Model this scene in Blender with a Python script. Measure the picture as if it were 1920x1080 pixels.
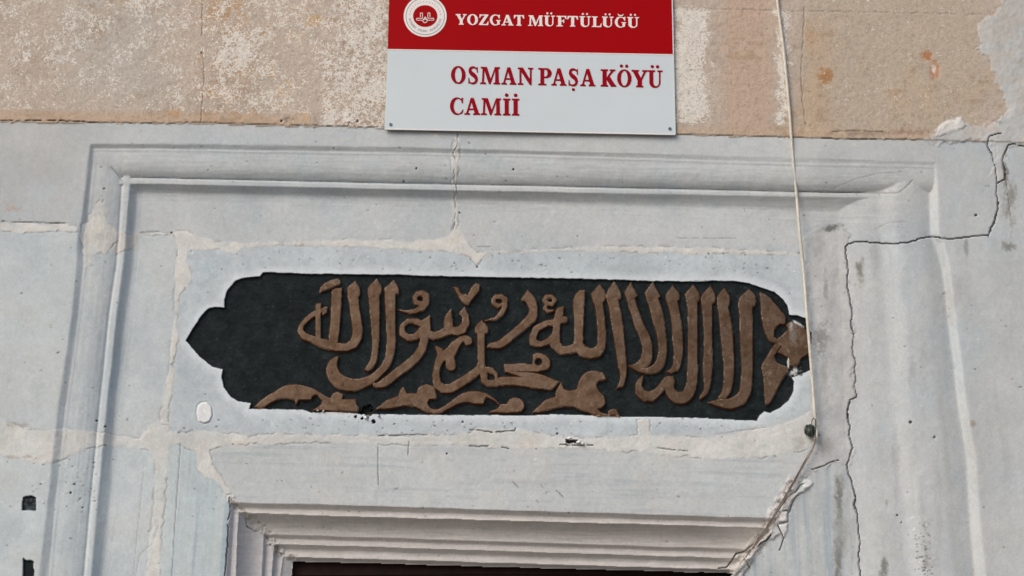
import bpy, bmesh, math, random
import numpy as np
from mathutils import Vector, Matrix
from mathutils.geometry import tessellate_polygon
random.seed(5)
scene = bpy.context.scene
for o in list(bpy.data.objects): bpy.data.objects.remove(o)
COL = scene.collection

# ---------------------------------------------------------------- camera, sky, sun, exposure
W0, H0, F = 1920.0, 1080.0, 2637.0
CAM = np.array([0.0, -3.9, 1.6])
PITCH, YAW, ROLL = math.radians(22.8), math.radians(2.0), math.radians(0.78)
fwd = Vector((math.sin(YAW)*math.cos(PITCH), math.cos(YAW)*math.cos(PITCH), math.sin(PITCH)))
right0 = fwd.cross(Vector((0, 0, 1))).normalized()
up0 = right0.cross(fwd)
rgt = right0*math.cos(ROLL) - up0*math.sin(ROLL)
up = up0*math.cos(ROLL) + right0*math.sin(ROLL)
cd = bpy.data.cameras.new('camera'); cam = bpy.data.objects.new('camera', cd); COL.objects.link(cam)
M = Matrix((rgt, up, -fwd)).transposed().to_4x4(); M.translation = Vector(CAM)
cam.matrix_world = M
cd.sensor_width = 36.0; cd.lens = F*36.0/W0; cd.clip_end = 500.0; cd.clip_start = 0.05
scene.camera = cam

SUN_EL, SUN_AZ = math.radians(38), math.radians(-44)      # azimuth: from the wall normal, towards the left
w = bpy.data.worlds.new('World'); scene.world = w; w.use_nodes = True
nt = w.node_tree; bg = nt.nodes['Background']
sky = nt.nodes.new('ShaderNodeTexSky'); sky.sky_type = 'NISHITA'; sky.sun_disc = False
sky.sun_elevation = SUN_EL; sky.sun_rotation = math.radians(180+44)
sky.air_density = 1.0; sky.dust_density = 4.0; sky.ozone_density = 1.0
nt.links.new(sky.outputs[0], bg.inputs[0]); bg.inputs[1].default_value = 0.10
ld = bpy.data.lights.new('sun', 'SUN'); sun = bpy.data.objects.new('sun', ld); COL.objects.link(sun)
ld.energy = 1.0; ld.angle = math.radians(38); ld.color = (1.0, 0.93, 0.86)
sd = Vector((math.sin(SUN_AZ)*math.cos(SUN_EL), -math.cos(SUN_AZ)*math.cos(SUN_EL), math.sin(SUN_EL)))
sun.rotation_euler = sd.to_track_quat('Z', 'Y').to_euler()
scene.view_settings.view_transform = 'Standard'; scene.view_settings.look = 'None'
scene.view_settings.gamma = 1.0; scene.view_settings.use_curve_mapping = False
scene.view_settings.exposure = 0.31
KALB = (1.245, 1.285, 1.315)          # observed tone -> base colour

# ---------------------------------------------------------------- helpers
RR, UU, FF = np.array(rgt), np.array(up), np.array(fwd)
def P(px, py, d=0.0):
    """point of the wall seen at photo position (px,py); d = metres proud of the wall plane (towards -Y)"""
    px = np.asarray(px, float); py = np.asarray(py, float)
    a = (px - W0/2)/F; b = -(py - H0/2)/F
    r = FF + a[..., None]*RR + b[..., None]*UU
    t = (-d - CAM[1])/r[..., 1]
    return CAM + t[..., None]*r
def lin(c):
    c = np.asarray(c, float)/255.0
    return np.where(c <= 0.04045, c/12.92, ((c+0.055)/1.055)**2.4)
def alb(c): return np.minimum(lin(c)*np.array(KALB), 0.85)
def new_obj(name, mesh, mat=None, parent=None):
    o = bpy.data.objects.new(name, mesh); COL.objects.link(o)
    if mat is not None and not mesh.materials: mesh.materials.append(mat)
    if parent is not None: o.parent = parent
    return o
def empty(name, label, cat, loc=(0, 0, 0), group=None):
    o = bpy.data.objects.new(name, None); COL.objects.link(o); o.location = loc
    o['label'] = label; o['category'] = cat
    if group: o['group'] = group
    return o
def hold(o, root):                      # parent without moving
    o.parent = root; o.matrix_parent_inverse = Matrix.Translation(-Vector(root.location))
    return o
def h2(ix, iy, seed):
    n = (ix.astype(np.int64)*374761393 + iy.astype(np.int64)*668265263 + seed*974634541) & 0xffffffff
    n = ((n ^ (n >> 13))*1274126177) & 0xffffffff
    n = (n ^ (n >> 16)) & 0xffff
    return n/65535.0
def vn(x, y, seed=0):
    ix = np.floor(x); iy = np.floor(y); fx = x-ix; fy = y-iy
    fx = fx*fx*(3-2*fx); fy = fy*fy*(3-2*fy)
    a = h2(ix, iy, seed); b = h2(ix+1, iy, seed); c = h2(ix, iy+1, seed); d = h2(ix+1, iy+1, seed)
    return (a*(1-fx)+b*fx)*(1-fy) + (c*(1-fx)+d*fx)*fy
def fbm(x, y, s, seed=0, o=4, g=0.5):
    t = 0; a = 1.0; n = 0
    for k in range(o):
        t = t + a*vn(x/s+17.3*k, y/s+9.1*k, seed+k); n += a; a *= g; s = s*0.5
    return t/n
def ss(a, b, x):
    t = np.clip((x-a)/(b-a), 0, 1); return t*t*(3-2*t)
def ext(pts, x):
    """piecewise linear with linear extrapolation"""
    px = np.array([p[0] for p in pts], float); py = np.array([p[1] for p in pts], float)
    r = np.interp(x, px, py)
    n = len(px)
    s0 = (py[min(n-1, 2)]-py[0])/(px[min(n-1, 2)]-px[0]); s1 = (py[-1]-py[max(0, n-3)])/(px[-1]-px[max(0, n-3)])
    r = np.where(x < px[0], py[0]+(x-px[0])*s0, r); r = np.where(x > px[-1], py[-1]+(x-px[-1])*s1, r)
    return r
def smooth(pts, n=5, corner=48):
    m = len(pts); P_ = [np.array(p[:2], float) for p in pts]; T = []
    for i in range(m):
        a, b, c = P_[i-1], P_[i], P_[(i+1) % m]
        u = b-a; v = c-b; lu = np.hypot(*u)+1e-9; lv = np.hypot(*v)+1e-9
        ang = math.degrees(math.acos(max(-1, min(1, float(u@v/lu/lv)))))
        if ang > corner: T.append(None)
        else:
            d = (u/lu*lv + v/lv*lu)/(lu+lv); T.append(d)
    out = []
    for i in range(m):
        a, b = P_[i], P_[(i+1) % m]; L = np.hypot(*(b-a))
        ta = T[i]*L if T[i] is not None else (b-a)
        tb = T[(i+1) % m]*L if T[(i+1) % m] is not None else (b-a)
        for k in range(n):
            t = k/n
            out.append(((2*t**3-3*t**2+1)*a + (t**3-2*t**2+t)*ta + (-2*t**3+3*t**2)*b + (t**3-t**2)*tb))
    return out
def seg_d(X, Y, a, b):
    dx, dy = b[0]-a[0], b[1]-a[1]; L = dx*dx+dy*dy+1e-12
    t = np.clip(((X-a[0])*dx+(Y-a[1])*dy)/L, 0, 1)
    return np.hypot(X-a[0]-t*dx, Y-a[1]-t*dy), t
def sdf_poly(X, Y, pts):                # positive inside
    d = np.full(X.shape, 1e9); ins = np.zeros(X.shape, bool); m = len(pts)
    for i in range(m):
        a, b = pts[i], pts[(i+1) % m]
        dd, _ = seg_d(X, Y, a, b); d = np.minimum(d, dd)
        if a[1] != b[1]:
            c = ((a[1] > Y) != (b[1] > Y)) & (X < (b[0]-a[0])*(Y-a[1])/(b[1]-a[1])+a[0])
            ins ^= c
    return np.where(ins, d, -d)
def sdf_stroke(X, Y, pts):              # (x,y,w) w = full width; positive inside
    s = np.full(X.shape, -1e9)
    for i in range(len(pts)-1):
        a, b = pts[i], pts[i+1]
        dd, t = seg_d(X, Y, a, b)
        s = np.maximum(s, (a[2]*(1-t)+b[2]*t)/2 - dd)
    return s
# crops the outlines were measured in: origin and scale
CR = {1: (330, 490, 3.484), 2: (540, 500, 3.724), 3: (730, 510, 3.857), 4: (900, 510, 3.857), 5: (1080, 510, 3.857),
      6: (1280, 510, 3.724), 7: (1400, 380, 2.571), 8: (1440, 740, 4.909), 9: (1740, 200, 3.6), 10: (1260, 900, 6.0),
      11: (740, 220, 3.6), 12: (1280, 760, 3.0), 0: (0, 0, 1)}
def c(n, pts):
    ox, oy, s = CR[n]
    return [(ox+p[0]/s, oy+p[1]/s) + ((p[2]/s,) if len(p) > 2 else ()) for p in pts]

# ---------------------------------------------------------------- materials
def mat_attr(name, rough=0.75, grain=0.10, bump=0.35, speck=0.0, spec=.25, gscale=420.0):
    m = bpy.data.materials.new(name); m.use_nodes = True; t = m.node_tree; N = t.nodes; L = t.links
    b = N['Principled BSDF']; b.inputs['Roughness'].default_value = rough
    b.inputs['Specular IOR Level'].default_value = spec
    at = N.new('ShaderNodeAttribute'); at.attribute_name = 'col'
    tc = N.new('ShaderNodeTexCoord')
    n1 = N.new('ShaderNodeTexNoise'); n1.inputs['Scale'].default_value = gscale; n1.inputs['Detail'].default_value = 3
    n1.inputs['Roughness'].default_value = 0.6
    n2 = N.new('ShaderNodeTexNoise'); n2.inputs['Scale'].default_value = 38; n2.inputs['Detail'].default_value = 6
    n2.inputs['Roughness'].default_value = 0.7
    L.new(tc.outputs['Object'], n1.inputs['Vector']); L.new(tc.outputs['Object'], n2.inputs['Vector'])
    r1 = N.new('ShaderNodeMapRange'); r1.inputs['From Min'].default_value = 0.3; r1.inputs['From Max'].default_value = 0.7
    r1.inputs['To Min'].default_value = 1-grain; r1.inputs['To Max'].default_value = 1+grain*0.8
    L.new(n1.outputs['Fac'], r1.inputs['Value'])
    r2 = N.new('ShaderNodeMapRange'); r2.inputs['From Min'].default_value = 0.3; r2.inputs['From Max'].default_value = 0.7
    r2.inputs['To Min'].default_value = 1-grain*0.6; r2.inputs['To Max'].default_value = 1+grain*0.5
    L.new(n2.outputs['Fac'], r2.inputs['Value'])
    mu = N.new('ShaderNodeMath'); mu.operation = 'MULTIPLY'
    L.new(r1.outputs[0], mu.inputs[0]); L.new(r2.outputs[0], mu.inputs[1])
    base = at.outputs['Color']
    if speck:
        sp = N.new('ShaderNodeAttribute'); sp.attribute_name = 'spk'
        n3 = N.new('ShaderNodeTexNoise'); n3.inputs['Scale'].default_value = 84; n3.inputs['Detail'].default_value = 2.5
        n3.inputs['Distortion'].default_value = 1.6; n3.inputs['Roughness'].default_value = 0.62
        L.new(tc.outputs['Object'], n3.inputs['Vector'])
        ad = N.new('ShaderNodeMath'); ad.operation = 'ADD'; L.new(n3.outputs['Fac'], ad.inputs[0]); L.new(sp.outputs['Fac'], ad.inputs[1])
        rs = N.new('ShaderNodeMapRange'); rs.inputs['From Min'].default_value = 0.945; rs.inputs['From Max'].default_value = 0.975
        L.new(ad.outputs[0], rs.inputs['Value'])
        mx = N.new('ShaderNodeMix'); mx.data_type = 'RGBA'
        L.new(rs.outputs[0], mx.inputs[0]); L.new(base, mx.inputs[6]); mx.inputs[7].default_value = (*alb((204, 198, 189)), 1)
        base = mx.outputs[2]
        # dark pores in the bare stone
        n4 = N.new('ShaderNodeTexNoise'); n4.inputs['Scale'].default_value = 150; n4.inputs['Detail'].default_value = 2
        n4.inputs['Distortion'].default_value = 1.0
        L.new(tc.outputs['Object'], n4.inputs['Vector'])
        r4 = N.new('ShaderNodeMapRange'); r4.inputs['From Min'].default_value = 0.33; r4.inputs['From Max'].default_value = 0.5
        r4.inputs['To Min'].default_value = 0.78; r4.inputs['To Max'].default_value = 1.0
        L.new(n4.outputs['Fac'], r4.inputs['Value'])
        mu2 = N.new('ShaderNodeMath'); mu2.operation = 'MULTIPLY'; L.new(mu.outputs[0], mu2.inputs[0]); L.new(r4.outputs[0], mu2.inputs[1]); mu = mu2
    v = N.new('ShaderNodeVectorMath'); v.operation = 'SCALE'
    L.new(base, v.inputs[0]); L.new(mu.outputs[0], v.inputs['Scale']); L.new(v.outputs[0], b.inputs['Base Color'])
    bp = N.new('ShaderNodeBump'); bp.inputs['Strength'].default_value = bump; bp.inputs['Distance'].default_value = 0.0015
    L.new(mu.outputs[0], bp.inputs['Height']); L.new(bp.outputs[0], b.inputs['Normal'])
    return m
def mat_plain(name, rgb, rough=0.5, spec=0.4, grain=0.05, metal=0.0, scale=200.0, raw=False):
    m = bpy.data.materials.new(name); m.use_nodes = True; t = m.node_tree; N = t.nodes; L = t.links
    b = N['Principled BSDF']; b.inputs['Roughness'].default_value = rough
    b.inputs['Specular IOR Level'].default_value = spec; b.inputs['Metallic'].default_value = metal
    tc = N.new('ShaderNodeTexCoord'); n1 = N.new('ShaderNodeTexNoise'); n1.inputs['Scale'].default_value = scale
    n1.inputs['Detail'].default_value = 4; L.new(tc.outputs['Object'], n1.inputs['Vector'])
    r1 = N.new('ShaderNodeMapRange'); r1.inputs['From Min'].default_value = 0.3; r1.inputs['From Max'].default_value = 0.7
    r1.inputs['To Min'].default_value = 1-grain; r1.inputs['To Max'].default_value = 1+grain
    L.new(n1.outputs['Fac'], r1.inputs['Value'])
    v = N.new('ShaderNodeVectorMath'); v.operation = 'SCALE'
    cc = tuple(rgb) if raw else tuple(alb(rgb))
    v.inputs[0].default_value = cc; L.new(r1.outputs[0], v.inputs['Scale']); L.new(v.outputs[0], b.inputs['Base Color'])
    return m
M_MARBLE = mat_attr('painted_marble', 0.72, 0.07, 0.6, gscale=190)
M_LIME = mat_attr('limestone', 0.9, 0.10, 0.6, speck=1.0, gscale=300)
M_MORTAR = mat_attr('lime_mortar', 0.85, 0.08, 0.6, gscale=190)
M_BLACK = mat_attr('black_paint', 0.75, 0.25, 0.5, spec=.08, gscale=190)
M_BROWN = mat_attr('bronze_paint', 0.6, 0.16, 0.5, spec=.12, gscale=190)

# ---------------------------------------------------------------- wall relief grid
def grow(a, stop, sign, s=2.2, f=1.22, mx=34):
    o = []; x = a
    while (x-stop)*sign < 0:
        x += s*sign; o.append(x); s = min(s*f, mx)
    return o
xs = np.array(grow(-10, -640, -1)[::-1] + list(np.arange(-10, 340, 1.75)) + list(np.arange(340, 1545, 1.25)) +
              list(np.arange(1545, 1930, 1.75)) + grow(1930, 2560, 1))
ys = np.array(grow(-10, -420, -1)[::-1] + list(np.arange(-10, 505, 1.75)) + list(np.arange(505, 796, 1.25)) +
              list(np.arange(796, 1090, 1.5)) + grow(1090, 3230, 1))
X, Y = np.meshgrid(xs, ys)
NY, NX = X.shape
wob = (fbm(X, Y, 45, 1)-0.5)
wob2 = (fbm(X, Y, 14, 2, 3)-0.5)
def win(pts, pad):
    x0 = min(p[0] for p in pts)-pad; x1 = max(p[0] for p in pts)+pad
    y0 = min(p[1] for p in pts)-pad; y1 = max(p[1] for p in pts)+pad
    return slice(np.searchsorted(ys, y0), np.searchsorted(ys, y1)), slice(np.searchsorted(xs, x0), np.searchsorted(xs, x1))

# -- carved frame of the portal: contours measured along each leg
Lk = [[(270, 170), (300, 165), (400, 154), (440, 146), (500, 143), (600, 133), (700, 119), (760, 109), (900, 94), (1080, 73)],
      [(270, 179), (300, 176), (400, 165), (450, 157), (500, 157), (600, 146), (700, 133), (760, 124), (900, 109), (1080, 91)],
      [(330, 230), (400, 226), (450, 223), (500, 218), (600, 204), (700, 194.5), (760, 187.5), (900, 174), (1080, 158)],
      [(340, 244), (400, 239), (450, 236), (500, 231), (600, 218), (700, 208), (760, 201), (900, 187), (1080, 171)],
      [(350, 257), (400, 256), (500, 249), (600, 235), (700, 224), (760, 215), (900, 210), (1080, 193)]]
Tk = [[(170, 270), (300, 269.5), (740, 275.5), (990, 282), (1500, 296), (1735, 303)],
      [(178, 279), (300, 279), (740, 286), (990, 290), (1500, 306), (1726, 310)],
      [(230, 333), (300, 334), (740, 344), (990, 348.5), (1500, 360), (1684, 363)],
      [(244, 345), (300, 345), (740, 355), (990, 359.5), (1500, 368.5), (1670, 371)],
      [(255, 360), (740, 371), (990, 378), (1500, 396), (1660, 402)]]
Rk = [[(305, 1752), (350, 1756), (440, 1759), (455, 1768), (500, 1779), (600, 1791), (700, 1804), (760, 1810), (860, 1829), (1000, 1838), (1080, 1847)],
      [(312, 1738), (350, 1743), (440, 1745), (455, 1752), (500, 1767), (600, 1779), (700, 1791), (760, 1797), (860, 1813), (1000, 1821), (1080, 1827)],
      [(300, 1712), (362, 1684), (420, 1686), (500, 1694), (700, 1708), (760, 1712), (1080, 1742)],
      [(362, 1532), (500, 1536), (700, 1540), (1080, 1552)]]
def frame_profile(s, u, pw=2.4, so=0.012, ov=0.017, inn=0.024):
    """s: five station arrays, u: coordinate increasing inwards"""
    D = np.zeros(u.shape)
    t = np.clip((u-s[0])/(s[1]-s[0]), 0, 1); D = D - so*t
    t = np.clip((u-s[1])/(s[2]-1.5-s[1]), 0, 1); D = D - ov*t**pw
    D = D + 0.0016*np.exp(-((u-s[1]-2.5)/2.2)**2)
    q = ss(s[2]-2.5, s[2]-0.8, u)*(1-ss(s[2]-0.8, s[2]+2.0, u)); D = D-0.005*q
    t = np.clip((u-s[2])/2.5, 0, 1); D = D + 0.003*t
    t = np.clip((u-s[3])/(s[4]-s[3]), 0, 1); D = D - inn*(1-(1-t)**1.4)
    return D
sL = [ext(k, Y)+wob*1.4 for k in Lk]
sT = [ext(k, X)+wob*1.2 for k in Tk]
DL = frame_profile(sL, X); so_ = 0.009-0.005*ss(700, 1500, X); DT = frame_profile(sT, Y, 3.4, so_, 0.029-so_, 0.024)
rk = [ext(k, Y)+wob*2.0 for k in Rk]
u = -X
DR = np.zeros(X.shape)
t = np.clip((rk[0]-X)/(rk[0]-rk[1]), 0, 1); DR = DR-0.024*t
t = np.clip((rk[1]-X)/(rk[1]-rk[2]), 0, 1); DR = DR + 0.017*(1-(1-t)**2.8)
t = np.clip((rk[2]-X)/44.0, 0, 1); DR = DR - 0.015*ss(0, 1, t)
t = np.clip((rk[2]-44-X)/(rk[2]-44-rk[3]), 0, 1); DR = DR - 0.028*ss(0, 1, t)
fade = ss(1150, 1640, X)                          # the moulding is clogged with paint towards the right
DT = DT*(1-fade*0.15)
def blur(A, ax, n):
    for _ in range(n):
        A = np.concatenate([np.take(A, [0], ax), A, np.take(A, [-1], ax)], ax)
        k = A.shape[ax]; A = (np.take(A, range(0, k-2), ax)+2*np.take(A, range(1, k-1), ax)+np.take(A, range(2, k), ax))/4
    return A
DL = blur(DL, 1, 1); DR = blur(DR, 1, 5)
D = np.maximum(np.maximum(DL, DT), DR)
FLAT = -0.050
#inner = (X > sL[4]-1) & (Y > sT[4]-1) & (X < rk[3])

# -- region outlines (photo positions)
def poly_mask(pts, wobble=1.5, seed=11, sc=9):
    sl = win(pts, 12); x = X[sl]; y = Y[sl]
    x2 = x + (fbm(x, y, sc, seed, 3)-0.5)*2*wobble*2; y2 = y + (fbm(x, y, sc, seed+50, 3)-0.5)*2*wobble*2
    return sl, sdf_poly(x2, y2, pts)
ID = np.zeros(X.shape, np.int16)
C = np.zeros(X.shape+(3,)); SPK = np.zeros(X.shape)
names = {}
def setcol(mask, rgb): C[mask] = rgb
def mixcol(sl, a, rgb):
    C[sl] = C[sl]*(1-a[..., None]) + np.array(rgb, float)*a[..., None]

# upper limestone wall / marble boundary
J1 = ext([(0, 229), (150, 231), (380, 232), (540, 236), (720, 240), (1000, 247), (1265, 253), (1480, 258), (1740, 263)], X) + wob2*3.0 + wob*3
BEIGE = Y < J1
mott = fbm(X, Y, 90, 3, 5, 0.6); mott2 = fbm(X, Y, 22, 4, 4, 0.6); mott3 = fbm(X, Y, 7, 6, 3, 0.6)
# blocks of the upper course
bx1 = 381+wob2*5+(Y-230)*-0.02; bx2 = 930+wob2*4; bx3 = 1506+wob2*7+(Y-100)*0.05
hy = 19+X*0.006+wob2*4
for k, m in enumerate([BEIGE & (X < bx1), BEIGE & (X >= bx1) & (X < bx2), BEIGE & (X >= bx2) & (X < bx3), BEIGE & (X >= bx3)]):
    ID[m] = 10+k
ID[BEIGE & (Y < hy) & (X > 1100)] = 14
ID[BEIGE & (Y < hy-45) & (X <= 1100) & (X > 300)] = 15
ID[BEIGE & (Y < hy-45) & (X <= 300)] = 16
def between(a, lo, hi, s=14): return ss(lo-s, lo+s, a)*(1-ss(hi-s, hi+s, a))
e = (mott2-0.5)*90
beige = np.zeros(X.shape+(3,)); beige[:] = (178, 164, 151)
def bmix(a, rgb):
    global beige
    beige = beige*(1-a[..., None])+np.array(rgb, float)*a[..., None]
bmix(np.clip((mott-0.45)*3, 0, 1), (163, 150, 137))
bmix(between(X+e, 130, 300, 50)*between(Y+e, -100, 180, 30)*0.6, (172, 166, 158))
bmix(between(X+e, 385, 470, 30)*ss(.35, .6, mott2)*0.9, (172, 141, 112))
bmix(between(X+e, 600, 740, 40)*ss(.4, .6, mott2)*0.6, (165, 138, 118))
bmix(between(X+e, 480, 620, 40)*ss(.5, .7, mott2)*0.5, (190, 158, 122))
bmix(between(X+e*.3, 1356, 1446, 14), (178, 156, 139))
bmix(between(X+e*.4, 1500, 1840, 20)*0.8, (171, 157, 140))
bmix(between(X+e*.4, 1510, 1560, 20)*between(Y+e*.4, 40, 260, 20)*0.35, (178, 151, 124))
bmix(ss(200, 214, Y-(X*0.018)+e*.12)*(X < 560)*0.8, (178, 155, 133))
bmix(ss(206, 222, Y-(X*0.018)+e*.12)*(X >= 1260)*0.7, (178, 157, 138))
bmix(ss(.58, .8, mott)*0.5, (184, 160, 134))
bmix(ss(.62, .75, vn(X/16, Y/9, 77))*ss(.5, .62, mott)*0.35, (150, 126, 104))
C[BEIGE] = beige[BEIGE]
sp = np.full(X.shape, 0.375) + (mott2-0.5)*0.34 + (mott-0.5)*0.2
sp += between(X+e*.6, 395, 470, 30)*between(Y+e*.5, 60, 120, 30)*0.10
sp += between(X, 390, 735, 22)*0.035 + between(X+e*.9, 600, 760, 60)*0.05
sp = np.where(X > 1100, 0.10+(mott2-.5)*0.1, sp)
sp += (X > 900)*between(X+e*.55, 1255, 1335, 26)*between(Y+e*.2, 12, 236, 12)*0.45
sp += between(X+e*.35, 1452, 1482, 14)*between(Y+e*.2, 15, 245, 10)*0.43
sp += between(X+e, 1530, 1830, 20)*0.20
sp = sp - ss(200, 216, Y-X*0.018+e*.12)*(X < 600)*0.45 - ss(228, 240, Y-(X-1265)*0.018+e*.12)*(X > 1200)*0.3
SPK[:] = np.where(BEIGE, sp, 0)
D = np.where(BEIGE, 0.003 + (mott-0.5)*0.004 + (mott3-0.5)*0.0022, D)

# marble default
M_ = ~BEIGE
base = np.zeros(X.shape+(3,)); base[:] = (174, 178, 180)
def rmix(a, rgb):
    global base
    base = base*(1-a[..., None])+np.array(rgb, float)*a[..., None]
rmix((1-ss(90, 260, X+(mott2-.5)*120))*(Y < 425)*1.0, (168, 170, 170))
rmix(between(X, -300, 330, 5)*ss(425, 437, Y), (178, 184, 186))
rmix((1-ss(290, 345, X))*ss(800, 870, Y)*1.0, (180, 187, 189))
rmix(ss(820, 900, X)*(Y < 460)*0.5, (180, 182, 182))
rmix(ss(1500, 1560, X)*1.0, (171, 174, 175))
rmix(ss(.5, .75, mott)*0.35, (182, 182, 179))
rmix(ss(.5, .75, 1-mott)*0.45, (163, 172, 178))
C[M_] = base[M_]
D = np.where(M_, D + (mott-0.5)*0.0030 + (mott2-.5)*0.0012 + (mott3-0.5)*0.0005, D)

# stone pieces of the portal
ID[M_] = 20                                                           # upper left lintel stone
ID[M_ & (X > 858+wob2*6)] = 21                                        # upper right lintel stone
ID[M_ & (X < 334) & (Y > 418+wob2*3+X*0.02)] = 22                     # left pier, middle
ID[M_ & (X < 296) & (Y > 835+wob2*8)] = 23                            # left pier, lower
ID[M_ & (X > 1500) & (Y > 455)] = 40
cay = ext([(1585, 455), (1620, 453), (1670, 458), (1710, 452), (1750, 444), (1800, 448), (1853, 444)], X)
ID[M_ & (X > 1578) & (Y > cay)] = 40
cdx = ext([(200, 1850), (250, 1850), (275, 1851), (300, 1862), (350, 1868), (390, 1871), (420, 1862), (446, 1853), (455, 1853)], Y)
ID[M_ & (X > cdx)] = 40
# right upper stone beyond the crack
crackA = c(7, [(1215, 0), (1205, 60), (1188, 110), (1165, 160), (1080, 165), (1030, 172), (980, 178), (900, 165), (850, 172), (800, 185), (760, 195), (700, 200), (620, 194), (560, 188), (520, 190), (490, 200), (475, 215), (480, 260), (487, 290), (490, 330), (484, 360), (485, 400), (492, 440), (500, 470), (503, 500), (510, 540), (503, 570), (505, 600), (514, 625), (515, 660), (509, 700), (510, 730), (523, 755), (525, 780), (522, 820), (527, 850), (519, 880), (525, 910), (530, 938), (500, 950), (493, 975), (485, 1000), (487, 1040), (490, 1060)])
crackB = c(8, [(755, 50), (740, 110), (730, 160), (738, 220), (755, 290), (745, 370), (760, 420), (768, 450), (780, 490), (752, 570), (725, 645), (733, 690), (740, 730), (760, 770), (775, 810), (782, 860), (795, 900), (808, 950), (790, 1020), (805, 1060)])
crackC = c(12, [(965, 470), (975, 520), (965, 560), (985, 620), (990, 700), (998, 780), (990, 850), (1000, 950), (1010, 1040), (1000, 1400), (1030, 2000)])
crackD = c(9, [(405, 880), (415, 840), (435, 800), (450, 760), (460, 725), (475, 690), (468, 655), (470, 620), (460, 590), (462, 560), (466, 525), (460, 460), (453, 400), (437, 355), (433, 320), (412, 290), (400, 268), (405, 235), (415, 200), (450, 190), (495, 180)])
crackE = c(9, [(760, 275), (648, 268), (615, 265), (585, 254), (560, 255), (542, 262), (530, 290), (512, 325), (503, 360), (507, 395), (519, 425), (521, 460), (518, 490), (490, 505), (465, 520)])
crackF = c(9, [(528, 500), (540, 600), (552, 680), (556, 745)])
# right pier under the crack
pier = [(p[0], p[1]) for p in crackA[3:]] + [(p[0], p[1]) for p in crackB[1:]] + [(p[0], p[1]) for p in crackC[1:]] + [(2600, 2000), (2600, 430), (1853, 446)]
sl, s = poly_mask(pier, 0.2); ID[sl][(s > 0)] = 26
# far right stone past the second crack
fr = [(p[0], p[1]) for p in crackE[:11]] + [(1894, 407), (1905, 447), (2600, 460), (2600, 270)]
sl, s = poly_mask(fr, 0.3); ID[sl][(s > 0)] = 27
# right jamb below
jr = [(1590, 884), (1560, 870), (1520, 885), (1497, 910), (1478, 960), (1470, 985), (1440, 1015), (1412, 1040), (1395, 1065), (1372, 1090), (1380, 2400), (1720, 2400), (1610, 1090), (1600, 950)]
sl, s = poly_mask(jr, 1.2); mm = (s > 0) & (ID[sl] != 26); ID[sl][mm] = 28

# inscription stone, door lintel, left jamb
stone = [(349, 470), (380, 468), (405, 462), (440, 473), (452, 464), (520, 462), (640, 464), (760, 470), (850, 474), (880, 482), (895, 503), (906, 486), (930, 475), (1100, 472), (1300, 477), (1490, 480), (1512, 488),
         (1519, 600), (1526, 690), (1530, 748), (1505, 775), (1440, 795), (1330, 812), (1230, 815), (1205, 818), (1110, 816), (1000, 812), (900, 806), (760, 812), (620, 814), (560, 808), (500, 813), (450, 808), (400, 808), (345, 812), (318, 806), (322, 700), (333, 560), (358, 522), (362, 508), (350, 490)]
sl, s = poly_mask(stone, 1.6); mk = (s > 0); ID[sl][mk] = 30
x, y = X[sl], Y[sl]
sc = np.zeros(x.shape+(3,)); sc[:] = (172, 179, 183)
m1 = ss(.45, .7, fbm(x, y, 60, 21, 5, .62)); sc = sc*(1-m1[..., None]*.6)+np.array((181, 190, 194.))*m1[..., None]*.6
m1 = ss(.52, .72, fbm(x, y, 12, 22, 4, .65)); sc = sc*(1-m1[..., None]*.35)+np.array((150, 160, 166.))*m1[..., None]*.35
C[sl][mk] = sc[mk]
K_ = [[(450, 943), (560, 945), (1300, 967.5)], [(450, 952.5), (560, 954.5), (1300, 975.5)], [(450, 961), (560, 967), (1300, 986.5)],
      [(450, 1000), (560, 1004), (1300, 1027)], [(450, 1006), (560, 1009.5), (1300, 1032)], [(450, 1019), (560, 1022.5), (1300, 1045.5)],
      [(450, 1026), (560, 1029.5), (1300, 1051.5)], [(450, 1042), (560, 1045.5), (1300, 1067)], [(450, 1048.5), (560, 1052), (1300, 1072)]]
J_ = [[(940, 432), (1000, 427), (1080, 422)], [(940, 441), (1000, 436), (1080, 431.5)], [(955, 449), (1000, 446), (1080, 443)],
      [(1000, 495), (1080, 491)], [(1000, 499), (1080, 495)], [(1020, 515), (1080, 510)], [(1025, 519), (1080, 514)],
      [(1040, 532), (1080, 527)], [(1050, 549), (1080, 546)]]
kx = [ext(k, X)+wob*1.8+(vn(X/30, Y/9, 31)-.5)*1.0 for k in K_]; jx = [ext(k, Y)+wob*1.0 for k in J_]
def door_profile(s, u):
    D = np.zeros(u.shape)
    D -= 0.017*np.clip((u-s[0])/(s[1]-s[0]), 0, 1)
    t = np.clip((u-s[2])/(s[3]-s[2]), 0, 1); D -= 0.042*(1-(1-t)**2.2)
    D -= 0.014*np.clip((u-s[3])/(s[4]-s[3]), 0, 1)
    D -= 0.015*np.clip((u-s[5])/(s[6]-s[5]), 0, 1)
    D -= 0.013*np.clip((u-s[7])/(s[8]-s[7]), 0, 1)
    # fillets lean forward a little so they catch the light
    for a, b in ((1, 2), (4, 5), (6, 7)):
        t = (u-s[a])/(s[b]-s[a]); D += 0.0032*np.clip(t, 0, 1)*(t < 1)
    return D
DD = np.maximum(door_profile(kx, Y), door_profile(jx, X))
diag = [(829, 1531), (860, 1516), (890, 1500), (930, 1478), (975, 1455), (1000, 1440), (1025, 1415), (1045, 1398), (1060, 1385), (1080, 1368), (1110, 1364), (2000, 1420)]
dg = ext(diag, Y)+wob2*4
lint = (Y > 826) & (X < dg) & (X > 296) & (ID != 30)
D = np.where(lint, D+DD, D)
ID[lint] = 31
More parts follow.
